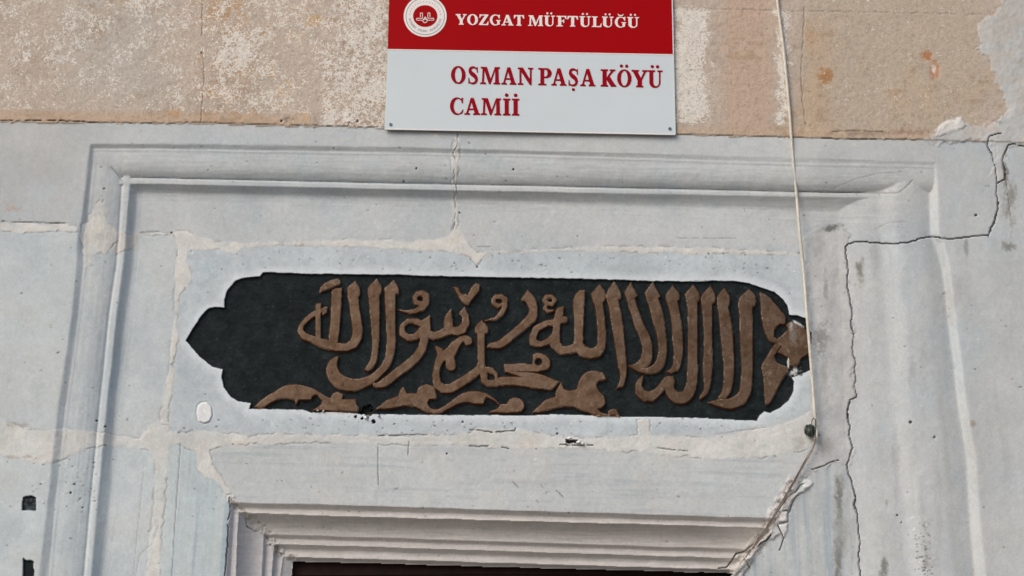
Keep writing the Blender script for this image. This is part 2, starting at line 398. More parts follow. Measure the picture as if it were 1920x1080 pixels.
mit = ext([(830, 352), (845, 372), (880, 380), (905, 412), (935, 430), (960, 462), (1004, 500), (1050, 549), (1080, 552)], Y)+wob2*5
ID[lint & (X < mit)] = 32
opening = (Y > kx[8]) & (X > jx[8]) & (X < dg) & (Y > 1030)
def jambcol(mask, v):
    """vertical bluish streaks, following the lean of the jamb"""
    xx = X + (Y-1000)*(0.085 if v < 0 else -0.06)
    st = fbm(xx*1.0, Y*0.035, 9, 41, 4, .65)
    cc = np.zeros(X.shape+(3,)); cc[:] = (172, 182, 185) if v < 0 else (169, 173, 174)
    a = ss(.5, .72, st)[..., None]*.55; cc = cc*(1-a)+np.array((140, 154, 164.))*a
    a = ss(.5, .7, 1-st)[..., None]*.4; cc = cc*(1-a)+np.array((184, 188, 186.))*a
    C[mask] = cc[mask]
jambcol(ID == 32, -1); jambcol(ID == 28, 1)
m = (ID == 31)
st = fbm(X*0.05, Y-X*0.022, 6, 43, 4, .6)
cc = np.zeros(X.shape+(3,)); cc[:] = (177, 181, 182)
a = ss(.5, .75, st)[..., None]*.55; cc = cc*(1-a)+np.array((156, 163, 167.))*a
a = ss(.5, .7, mott)[..., None]*.4; cc = cc*(1-a)+np.array((184, 182, 179.))*a
a = ss(-4, 4, Y-kx[0])[..., None]; cc = cc*(1-a)+np.array((190, 185, 181.))*a
C[m] = cc[m]
a = ss(-1, 3, X-jx[0])*(ID == 32)*ss(-4, 4, Y-kx[0]); C = C*(1-a[..., None])+np.array((182, 180, 180.))*a[..., None]

# mortar and plaster patches
def mortar(pts, rgb=(192, 190, 186), wobble=2.2, seed=60, h=0.0006, idn=40, soft=1.2, blend=1.0):
    sl, s = poly_mask(pts, wobble, seed, 11)
    x, y = X[sl], Y[sl]; s2 = s+(fbm(x, y, 7, seed+9, 3, .6)-.5)*4.5*soft+(fbm(x, y, 40, seed+19, 2)-.5)*4*soft
    a = ss(-1.6*soft, 2.2*soft, s2)*blend*(.72+.28*ss(.35, .6, fbm(x, y, 30, seed+29, 3)))
    v = (fbm(x, y, 26, seed+3, 4)-.5)*26
    colr = np.array(rgb, float)+v[..., None]
    C[sl] = C[sl]*(1-a[..., None])+colr*a[..., None]
    mk = s > 0
    ID[sl][mk & (ID[sl] != -1)] = idn
    SPK[sl] = SPK[sl]*(1-a)
    edge = np.exp(-(s2/1.3)**2)*ss(.5, .66, vn(x/17, y/17, seed+39))
    D[sl] += h*ss(-2, 3, s2) + (fbm(x, y, 12, seed+5, 4)-.5)*0.0018*a - edge*0.0016
    C[sl] = C[sl]*(1-.10*edge[..., None])
mortar([(-640, 418), (0, 418), (70, 419), (146, 421), (146, 436), (90, 437), (30, 435), (0, 433), (-640, 430)])
mortar([(156, 418), (165, 410), (176, 385), (190, 372), (200, 385), (205, 420), (218, 430), (222, 450), (205, 470), (195, 475), (176, 478), (162, 500), (157, 470), (152, 440)], (196, 194, 188), 3)
mortar([(222, 432), (240, 436), (260, 440), (255, 460), (235, 470), (218, 480), (210, 470)], (186, 180, 174), 3, 61, blend=.8)
mortar([(258, 437), (290, 437), (330, 434), (345, 432), (370, 441), (400, 452), (450, 456), (600, 452), (700, 450), (770, 451), (810, 450), (840, 440), (852, 425), (862, 424), (873, 448), (885, 465), (897, 473), (1100, 462), (1200, 463), (1330, 464), (1480, 473), (1500, 478), (1300, 476), (1100, 471), (960, 473), (915, 474), (905, 484), (895, 502), (880, 481), (850, 474), (760, 467), (640, 462), (520, 460), (452, 463), (445, 475), (412, 470), (380, 467), (352, 470), (350, 490), (362, 510), (356, 530), (335, 560), (333, 640), (325, 700), (318, 770), (316, 795), (302, 795), (300, 775), (314, 700), (326, 600), (330, 500), (334, 460), (325, 443), (290, 441)], (195, 193, 188), 1.4, 62)
mortar([(-640, 786), (0, 788), (45, 800), (90, 808), (120, 806), (145, 806), (200, 812), (240, 820), (262, 824), (280, 800), (292, 790), (318, 792), (322, 808), (350, 812), (380, 805), (400, 810), (440, 813), (470, 818), (500, 812), (560, 814), (640, 816), (760, 818), (850, 815), (880, 812), (900, 803), (990, 804), (1010, 812), (1110, 822), (1180, 820), (1195, 814), (1192, 785), (1218, 784), (1222, 815), (1330, 820), (1420, 806), (1500, 785), (1530, 765), (1534, 825), (1505, 845), (1430, 858), (1330, 862), (1200, 848), (1050, 842), (960, 842), (880, 836), (760, 834), (640, 832), (560, 832), (480, 834), (420, 834), (395, 842), (398, 870), (415, 890), (432, 925), (428, 934), (410, 908), (378, 890), (368, 872), (366, 850), (340, 836), (320, 832), (314, 870), (309, 930), (298, 1090), (270, 1500), (248, 1500), (274, 1080), (288, 940), (292, 880), (284, 845), (250, 838), (200, 836), (160, 842), (120, 862), (95, 868), (60, 866), (20, 856), (0, 852), (-640, 850)], (191, 190, 186), 1.7, 63)
# plaster over the corner top right
mortar([(1740, 264), (1752, 240), (1775, 226), (1795, 218), (1812, 232), (1850, 236), (1868, 228), (1888, 205), (1870, 150), (1850, 105), (1832, 100), (1830, 40), (1860, 28), (1880, 8), (1895, -30), (1920, -420), (2560, -420), (2560, 268), (1925, 272), (1905, 269), (1893, 273), (1880, 300), (1886, 330), (1878, 345), (1862, 330), (1868, 290), (1852, 262), (1790, 270)], (173, 174, 173), 4.5, 64, 0.002, soft=2.6)
mortar([(1756, 254), (1762, 236), (1778, 224), (1800, 220), (1815, 236), (1800, 242), (1775, 250)], (200, 198, 194), 2.5, 65, .003)
# the plastered strip between the inscription and the long crack
strip = [(1512, 440), (1535, 425), (1575, 420), (1600, 440), (1590, 455), (1586, 480), (1590, 540), (1596, 600), (1600, 700), (1604, 742), (1590, 760), (1592, 820), (1596, 850), (1588, 872), (1570, 868), (1540, 878), (1512, 895), (1502, 905), (1490, 935), (1475, 960), (1478, 985), (1465, 995), (1445, 1000), (1452, 978), (1478, 932), (1500, 892), (1516, 862), (1532, 828), (1528, 760), (1520, 650), (1510, 520)]
mortar(strip, (171, 172, 172), 2.0, 66, 0.0015, soft=3.0)
mortar([(1470, 1000), (1440, 1012), (1420, 1030), (1404, 1052), (1392, 1090), (1366, 1090), (1372, 1070), (1395, 1045), (1420, 1018), (1445, 990)], (186, 182, 177), 2.5, 67, 0.006)
mortar([(852, 258), (860, 262), (862, 290), (859, 330), (857, 380), (860, 430), (852, 430), (850, 380), (849, 330), (847, 292)], (192, 190, 185), 2.6, 68, .0008, blend=.85)
for k, (pl, col) in enumerate([([(1215, 352), (1300, 354), (1303, 466), (1235, 486), (1190, 470), (1205, 400)], (206, 204, 200)), ([(1192, 510), (1300, 490), (1300, 560), (1262, 650), (1232, 585)], (200, 199, 196)),
        ([(1325, 190), (1415, 110), (1480, 60), (1540, 70), (1500, 130), (1420, 165), (1345, 260), (1310, 345), (1230, 335)], (196, 195, 192)), ([(1460, 40), (1500, 0), (1570, 10), (1590, 40), (1540, 100), (1480, 110)], (198, 198, 196)),
        ([(700, 850), (760, 815), (830, 830), (800, 880), (730, 890)], (204, 202, 198)), ([(650, 985), (700, 960), (790, 900), (850, 860), (900, 850), (860, 920), (780, 1010), (720, 1080), (640, 1080)], (196, 192, 186)),
        ([(830, 880), (890, 850), (900, 900), (870, 980)], (190, 186, 180)), ([(940, 600), (1010, 590), (960, 680), (880, 740), (820, 760)], (186, 180, 172))]):
    mortar(c(10, pl), col, 1.0, 160+k, .005, soft=.6)
m = (ID == 26)
xx = X-(Y-700)*0.10
st = fbm(xx, Y*0.05, 22, 47, 4, .6)
a = (ss(.5, .75, st)*.35*m)[..., None]; C = C*(1-a)+np.array((160, 161, 160.))*a
a = (ss(.5, .7, 1-st)*.35*m)[..., None]; C = C*(1-a)+np.array((180, 184, 187.))*a
# white plug in the inscription stone
sl, s = poly_mask([(370, 762), (377, 755), (388, 754), (396, 763), (398, 778), (393, 790), (382, 794), (372, 790), (369, 776)], .6, 70)
a = ss(-.6, .8, s); mixcol(sl, a, (208, 209, 209)); D[sl] += 0.003*ss(-1, 2, s)-0.002*np.exp(-((s+1)/1.5)**2); ID[sl][s > 0] = 41

# -- black sunk marks low on the left pier
for k, pts in enumerate([[(43, 933), (48, 930), (53, 930), (57, 929), (62, 930), (68, 933), (68, 958), (41, 957)],
                         [(44, 1046), (50, 1051), (58, 1050), (64, 1053), (62, 1062), (65, 1072), (63, 1085), (62, 1120), (42, 1120)]]):
    sl, s = poly_mask(pts, .35, 71+k); a = ss(-.5, .5, s); mixcol(sl, a, (28, 33, 36)); D[sl] -= 0.006*ss(-.3, 1.4, s); ID[sl][s > 0] = 42+k

# -- cracks and joints
def groove(pts, wpx, depth, rgb, dark=1.0, jit=0.8, seed=5, wv=0.5):
    pts = [p[:2] for p in pts]
    r = random.Random(seed); fine = []
    for i in range(len(pts)-1):
        a, b = pts[i], pts[i+1]; n = max(1, int(math.hypot(b[0]-a[0], b[1]-a[1])/5))
        for k in range(n):
            t = k/n; fine.append((a[0]+(b[0]-a[0])*t+(r.uniform(-jit, jit) if k else 0), a[1]+(b[1]-a[1])*t+(r.uniform(-jit, jit) if k else 0)))
    fine.append(pts[-1])
    for i in range(0, len(fine)-1, 12):
        seg = fine[i:i+13]; sl = win(seg, wpx+4); x, y = X[sl], Y[sl]
        if x.size == 0: continue
        d = np.full(x.shape, 1e9)
        for k in range(len(seg)-1): d = np.minimum(d, seg_d(x, y, seg[k], seg[k+1])[0])
        wl = wpx*(.15+1.5*vn(x/13, y/13, seed+3))
        br = ss(.18, .42, vn(x/9+3, y/9+5, seed+8)+(1-wv)*.45)
        g = (1-ss(wl*0.16, wl*0.16+1.25, d))*br
        GR[sl] = np.maximum(GR[sl], g*depth)
        GA[sl] = np.maximum(GA[sl], g*dark)
    return
def flush(rgb):
    global C, D
    C = C*(1-GA[..., None])+np.array(rgb, float)*GA[..., None]; D = D-GR
GR = np.zeros(X.shape); GA = np.zeros(X.shape)
for k, cr in enumerate((crackA, crackB, crackC)): groove(cr, (1.1, 1.2, 1.0)[k], 0.008, None, .85, 1.2, 80+k)
groove(crackD, .8, 0.006, None, .85, .6, 84); groove(crackE, 1.3, 0.008, None, .92, .5, 85)
groove(crackF, .6, 0.002, None, .4, .5, 86)
groove(c(8, [(655, 605), (600, 615), (560, 630), (520, 655), (440, 680), (400, 690)]), 1.0, .005, None, .6, .4, 87)
groove(c(10, [(1480, 40), (1440, 60), (1410, 110), (1390, 135), (1340, 165), (1310, 190), (1230, 300), (1180, 375), (1130, 450)]), 1.5, .005, None, .6, .5, 88)
groove(c(10, [(1340, 60), (1320, 120), (1290, 170), (1240, 260), (1170, 390), (1080, 500)]), 1.3, .005, None, .55, .4, 89)
groove(c(10, [(1420, 165), (1370, 220), (1345, 280), (1330, 350), (1305, 372), (1308, 470), (1210, 492)]), 0.7, .005, None, .6, .4, 90)
groove(c(10, [(1215, 345), (1305, 350)]), 0.7, .005, None, .5, .3, 91)
groove(c(10, [(1190, 512), (1230, 590), (1258, 655), (1240, 710), (1210, 790)]), 1.2, .006, None, .6, .7, 92)
groove(c(10, [(1110, 620), (1060, 680), (1000, 715), (960, 755)]), 3.0, .015, None, .9, .5, 93)
groove(c(10, [(910, 728), (830, 790), (780, 815), (720, 830), (690, 880), (650, 930), (600, 990), (520, 1000)]), 1.8, .010, None, .8, .9, 94)
groove(c(10, [(820, 900), (850, 950), (875, 990)]), 2.5, .006, None, .7, .4, 95)
flush((52, 48, 44))
GR[:] = 0; GA[:] = 0
groove([(-640, 224), (0, 226.5), (40, 227), (60, 225.5), (75, 227), (120, 227), (150, 228), (178, 230)], 1.7, .006, None, .75, .5, 100, .9)
groove([(178, 230), (300, 231), (380, 230), (480, 233), (560, 235), (720, 239)], .9, .004, None, .5, .6, 101, .9)
groove([(1265, 252), (1400, 255), (1500, 258), (1600, 261), (1730, 262)], 1.1, .004, None, .5, .7, 102, .95)
groove([(1560, 247), (1600, 246), (1655, 247)], 1.1, .003, None, .5, .5, 103)
groove(c(11, [(420, 100), (425, 190), (395, 240), (415, 310), (400, 360), (410, 450), (418, 500), (400, 550), (410, 620), (405, 700), (395, 750)]), .9, .003, None, .5, 1.6, 104, .95)
groove([(0, 415), (40, 417), (90, 418), (146, 419)], .9, .004, None, .5, .6, 105, .9)
groove([(262, 436), (290, 434), (310, 436), (327, 437)], .5, .002, None, .35, .5, 106)
groove([(881, 806), (893, 806), (925, 811), (965, 808), (967, 803)], 1.5, .006, None, .8, .7, 107, .8)
groove([(880, 836), (897, 838), (925, 835), (955, 842)], 1.2, .005, None, .7, .7, 108, .9)
groove([(1050, 834), (1075, 835), (1112, 835)], 1.2, .006, None, .8, .7, 109, .8)
groove([(1233, 840), (1260, 844), (1290, 846)], 1.0, .004, None, .6, .7, 110, .9)
groove([(710, 818), (790, 815), (800, 816)], .9, .004, None, .6, .7, 111, .9)
groove([(430, 933), (432, 960), (427, 975), (428, 1000), (422, 1080), (414, 1200)], 2.0, .008, None, .75, .9, 112, .9)
groove([(432, 934), (445, 950), (460, 958), (462, 985), (475, 995), (500, 1001), (505, 1020), (520, 1035), (540, 1043), (556, 1046)], 0.9, .004, None, .5, 1.4, 113, .95)
groove([(270, 870), (262, 960), (250, 1080)], .5, .001, None, .30, .4, 114)
groove([(339, 830), (330, 960), (322, 1090)], .8, .002, None, .45, .4, 115)
groove([(297, 985), (285, 1020), (262, 1040), (254, 1080)], .5, .001, None, .3, .4, 116)
groove([(709, 838), (709, 880), (710, 910)], 1.4, .002, None, .7, .2, 117); groove([(767, 828), (765, 853)], 2.2, .002, None, .75, .2, 118)
groove([(962, 904), (972, 914)], 1.8, .002, None, .8, .2, 119); groove([(1044, 920), (1056, 932)], 1.6, .002, None, .8, .2, 120)
groove([(1014, 909), (1018, 914)], 1.4, .001, None, .7, .2, 121); groove([(1006, 938), (1010, 943)], 1.4, .001, None, .7, .2, 122)
groove([(895, 462), (920, 463)], 1.0, .001, None, .7, .2, 123); groove([(1270, 446), (1330, 447), (1380, 446)], .8, .001, None, .5, .8, 124, .9)
groove([(1340, 815), (1400, 806), (1450, 800)], .8, .001, None, .4, .6, 125, .9)
groove([(1640, 430), (1665, 418), (1700, 416)], .7, .001, None, .3, .5, 126); groove([(1560, 355), (1600, 337), (1650, 325), (1700, 322)], .7, .001, None, .3, .5, 127)
groove([(1500, 360), (1590, 361.5), (1682, 362)], 1.2, .003, None, .6, .4, 128); groove([(1684, 362), (1700, 350), (1712, 338)], 1.1, .002, None, .45, .6, 129, .8)
groove([(208, 312), (222, 330), (230, 340)], 1.0, .002, None, .45, .4, 130); groove([(380, -20), (379, 60), (383, 140), (377, 228)], .9, .003, None, .28, 1.0, 131, .9)
groove([(1262, 16), (1330, 17), (1500, 21), (1700, 24), (1850, 28)], .9, .002, None, .22, 1.0, 132, .9)
groove([(1508, 15), (1507, 60), (1502, 140), (1506, 200), (1512, 235)], 1.2, .003, None, .3, 1.2, 133, .9)
GA *= .72; flush((84, 80, 76))

# -- stains with a shape of their own
def stain(x0, y0, rx, ry, rgb, a, seed=0, rough=.5, th=.48, sc=8.0, ang=0.0, pit=0.0):
    sl = win([(x0-rx, y0-ry), (x0+rx, y0+ry)], max(rx, ry)*.6); x, y = X[sl], Y[sl]
    ca, sa = math.cos(ang), math.sin(ang); u = ((x-x0)*ca+(y-y0)*sa)/rx; v = (-(x-x0)*sa+(y-y0)*ca)/ry
    f = 1-np.sqrt(u*u+v*v); n = fbm(x, y*(.4 if ry > 2.4*rx else 1), sc, 200+seed, 4, .65)
    nf = fbm(x, y, 3.2, 230+seed, 2, .6)
    g = ss(.30, .84, n+.62*(f-.45)+(.48-th)+(nf-.5)*.35)*ss(-.05, .25, f+(n-.5)*.4)*a
    mixcol(sl, g, rgb)
    if pit: D[sl] -= pit*g
for q in [(1560, 428, 30, 11, (88, 88, 84), .8, 1, .5, .5, 9, -.15, .002), (1612, 520, 13, 46, (100, 98, 92), .75, 2, .5, .48, 10), (1548, 530, 8, 60, (120, 118, 112), .6, 3, .5, .5, 9),
          (1885, 330, 10, 40, (75, 73, 68), .9, 4, .5, .5, 7, 0, .001), (1893, 380, 20, 70, (120, 117, 110), .7, 5), (1893, 462, 22, 12, (105, 103, 97), .7, 6), (1870, 228, 12, 7, (110, 108, 104), .7, 7),
          (1573, 935, 13, 80, (98, 97, 93), .75, 8, .5, .52, 8), (1571, 1040, 12, 90, (104, 103, 98), .75, 9, .5, .52, 8), (1580, 990, 22, 120, (140, 141, 139), .6, 109, .5, .46, 12), (1657, 1062, 12, 34, (96, 96, 92), .75, 10),
          (1735, 1040, 12, 50, (120, 118, 114), .6, 11, .5, .55, 7), (1663, 945, 5, 18, (120, 120, 118), .7, 12), (1540, 640, 24, 56, (116, 116, 112), .65, 13, .5, .5, 8),
          (1812, 462, 6, 24, (120, 120, 116), .6, 14), (1824, 793, 7, 9, (140, 132, 122), .8, 15, .5, .3), (1500, 830, 20, 24, (150, 147, 141), .5, 16), (1545, 835, 26, 30, (140, 138, 133), .55, 17),
          (1710, 700, 10, 60, (158, 158, 157), .5, 18), (1690, 480, 20, 50, (182, 187, 190), .5, 19, .5, .4, 20), (1600, 670, 30, 160, (162, 161, 159), .5, 20, .5, .45, 20), (1785, 560, 30, 60, (158, 159, 158), .5, 21, .5, .45, 20),
          (25, 390, 30, 9, (172, 148, 134), .8, 22, .5, .45, 9, .15), (35, 797, 36, 8, (150, 143, 136), .6, 23), (30, 858, 40, 8, (150, 140, 132), .6, 24), (15, 715, 16, 8, (165, 155, 152), .6, 25),
          (1547, 142, 17, 20, (158, 116, 78), .85, 26, .5, .26, 9), (1736, 104, 14, 13, (164, 112, 76), .9, 27, .5, .22, 8, 0, .002), (1752, 132, 12, 20, (172, 122, 92), .85, 28, .5, .26, 8, 0, .002), (1750, 128, 7, 12, (214, 204, 196), .9, 29, .5, .40, 6),
          (540, 222, 12, 9, (104, 100, 96), .85, 30, .5, .42, 8, 0, .003), (325, 212, 22, 16, (176, 142, 108), .8, 31, .5, .42, 10), (1700, 248, 90, 8, (140, 116, 98), .6, 32, .5, .5, 8), (1620, 250, 80, 8, (132, 116, 103), .6, 33, .5, .45, 8),
          (1550, 64, 30, 12, (150, 130, 108), .5, 34), (1520, 70, 14, 30, (176, 138, 102), .7, 35), (590, 40, 30, 14, (188, 154, 112), .8, 36, .5, .42, 12), (500, 50, 24, 16, (182, 148, 112), .6, 37),
          (1300, 330, 60, 10, (164, 167, 168), .5, 38), (640, 262, 30, 5, (186, 184, 178), .6, 39), (815, 252, 22, 6, (196, 192, 184), .8, 40, .5, .45, 6, .3, -.001), (900, 250, 40, 4, (198, 192, 182), .7, 41, .5, .45, 6),
          (450, 830, 50, 12, (196, 190, 180), .5, 42), (985, 832, 40, 12, (196, 186, 174), .6, 43), (1250, 860, 90, 14, (182, 178, 172), .5, 44), (850, 452, 26, 20, (192, 188, 178), .5, 45),
          (400, 500, 40, 26, (152, 166, 173), .6, 46, .5, .45, 14), (345, 700, 18, 40, (156, 167, 174), .5, 47, .5, .45, 14), (1400, 500, 70, 14, (158, 166, 170), .5, 48, .5, .5, 8), (1180, 505, 110, 14, (160, 168, 172), .5, 49, .5, .5, 6),
          (60, 500, 60, 60, (160, 172, 176), .45, 50, .5, .5, 6), (70, 730, 30, 40, (160, 170, 172), .45, 51, .5, .5, 6)]:
    stain(*q)
# scattered specks and pits
rs = random.Random(3)
for k in range(620):
    x0 = rs.uniform(0, 1920); y0 = rs.uniform(240, 1080); r = rs.choice([.8, .9, 1.0, 1.2, 1.5, 2.0])
    if rs.random() < .35: x0 = rs.uniform(330, 1500); y0 = rs.choice([rs.uniform(470, 512), rs.uniform(785, 815)])
    if rs.random() < .12: x0 = rs.gauss(1735, 10); y0 = rs.uniform(980, 1080)
    if rs.random() < .08: x0 = rs.uniform(60, 180); y0 = rs.uniform(860, 960)
    sl = win([(x0, y0)], 6); x, y = X[sl], Y[sl]
    an = rs.uniform(-.6, .6); ca, sa = math.cos(an), math.sin(an); el = rs.uniform(1, 2.2)
    d = np.hypot(((x-x0)*ca+(y-y0)*sa)/el, -(x-x0)*sa+(y-y0)*ca)
    g = (1-ss(r*.5, r*.5+1.0, d)); v = rs.random()
    if v < .75: mixcol(sl, g*rs.uniform(.35, .8), (95, 94, 90)); D[sl] -= g*0.0012
    else: mixcol(sl, g*.6, (205, 205, 202)); D[sl] += g*0.001
for x0, y0, r in [(655, 231, 3.4), (670, 228, 3.8), (195, 354, 1.8), (781, 316, 2.0), (963, 318, 2.2), (757, 340, 1.6), (862, 399, 2.0), (895, 501, 2.5), (322, 437, 2.6), (868, 791, 3.2), (1045, 813, 2.2), (838, 851, 1.8), (1707, 792, 4.0), (1752, 820, 2.0), (1682, 966, 2), (1690, 980, 1.6), (1830, 404, 3), (198, 800, 3), (197, 835, 2), (182, 789, 2), (140, 908, 2), (133, 924, 2), (155, 952, 2), (528, 227, 3), (378, 99, 2)]:
    sl = win([(x0, y0)], 9); x, y = X[sl], Y[sl]; d = np.hypot(x-x0, y-y0)+(fbm(x, y, 4, 300, 2)-.5)*2
    r = r*.8; g = 1-ss(r*.55, r*.55+1.1, d); mixcol(sl, g*.75, (62, 58, 56)); D[sl] -= g*0.006

# ---------------------------------------------------------------- the inscription
cart = (c(1, [(65, 515), (110, 440), (160, 360), (190, 325), (215, 307), (260, 298), (315, 303), (315, 250), (335, 190), (385, 130), (440, 108), (550, 98), (568, 74), (620, 72)])
        + [(560, 513), (640, 514), (730, 515)] + c(3, [(300, 30), (600, 36), (887, 40)]) + c(4, [(500, 45), (800, 51), (964, 58)]) + c(5, [(110, 50), (500, 65), (964, 70)])
        + c(6, [(80, 60), (380, 65), (470, 80), (560, 115), (640, 140), (700, 190), (730, 230), (745, 300), (800, 305), (865, 325), (882, 400), (900, 430), (897, 600), (895, 684), (830, 712), (762, 738), (778, 765), (775, 830), (740, 900), (680, 950), (615, 982), (570, 975), (540, 1000), (520, 1038), (370, 1036), (350, 1030), (180, 1026)])
        + c(5, [(964, 1058), (500, 1048), (350, 1052), (320, 1048), (200, 1035)]) + c(4, [(900, 1043), (545, 1030), (330, 1040), (0, 1035)]) + c(3, [(400, 1036), (0, 1031)])
        + c(2, [(600, 1030), (500, 1030), (300, 1015), (160, 1021), (130, 1008)]) + c(1, [(830, 971), (478, 964), (490, 927), (410, 917), (360, 887), (312, 822), (298, 760), (303, 708), (240, 690), (150, 620)]))
sl, s = poly_mask(cart, .55, 140, )
x, y = X[sl], Y[sl]; CS = s
halo = ss(-15-10*fbm(x, y, 20, 141), -1, s)*(s <= 0)*(ID[sl] == 30); mixcol(sl, halo*.8, (196, 202, 205))
a = ss(-.5, .6, s)
n = fbm(x, y, 18, 142, 5, .65)
cb = np.zeros(x.shape+(3,)); cb[:] = (27, 33, 35); cb += ((n-.5)*22+(fbm(x*.5, y, 4, 147, 3, .6)-.5)*14)[..., None]
nn = ss(.72, .8, fbm(x, y, 5, 143, 3, .6)); cb = cb*(1-nn[..., None]*.5)+np.array((62, 64, 62.))*nn[..., None]*.5
C[sl] = C[sl]*(1-a[..., None])+cb*a[..., None]
base_d = FLAT+0.000
Dc = D[sl]; Dst = Dc.copy()
D[sl] = Dc - 0.007*ss(-.2, 1.6, s) + (fbm(x, y, 9, 144, 3)-.5)*0.0014*a
cartD = D[sl].copy()
ID[sl][s > 0] = 50
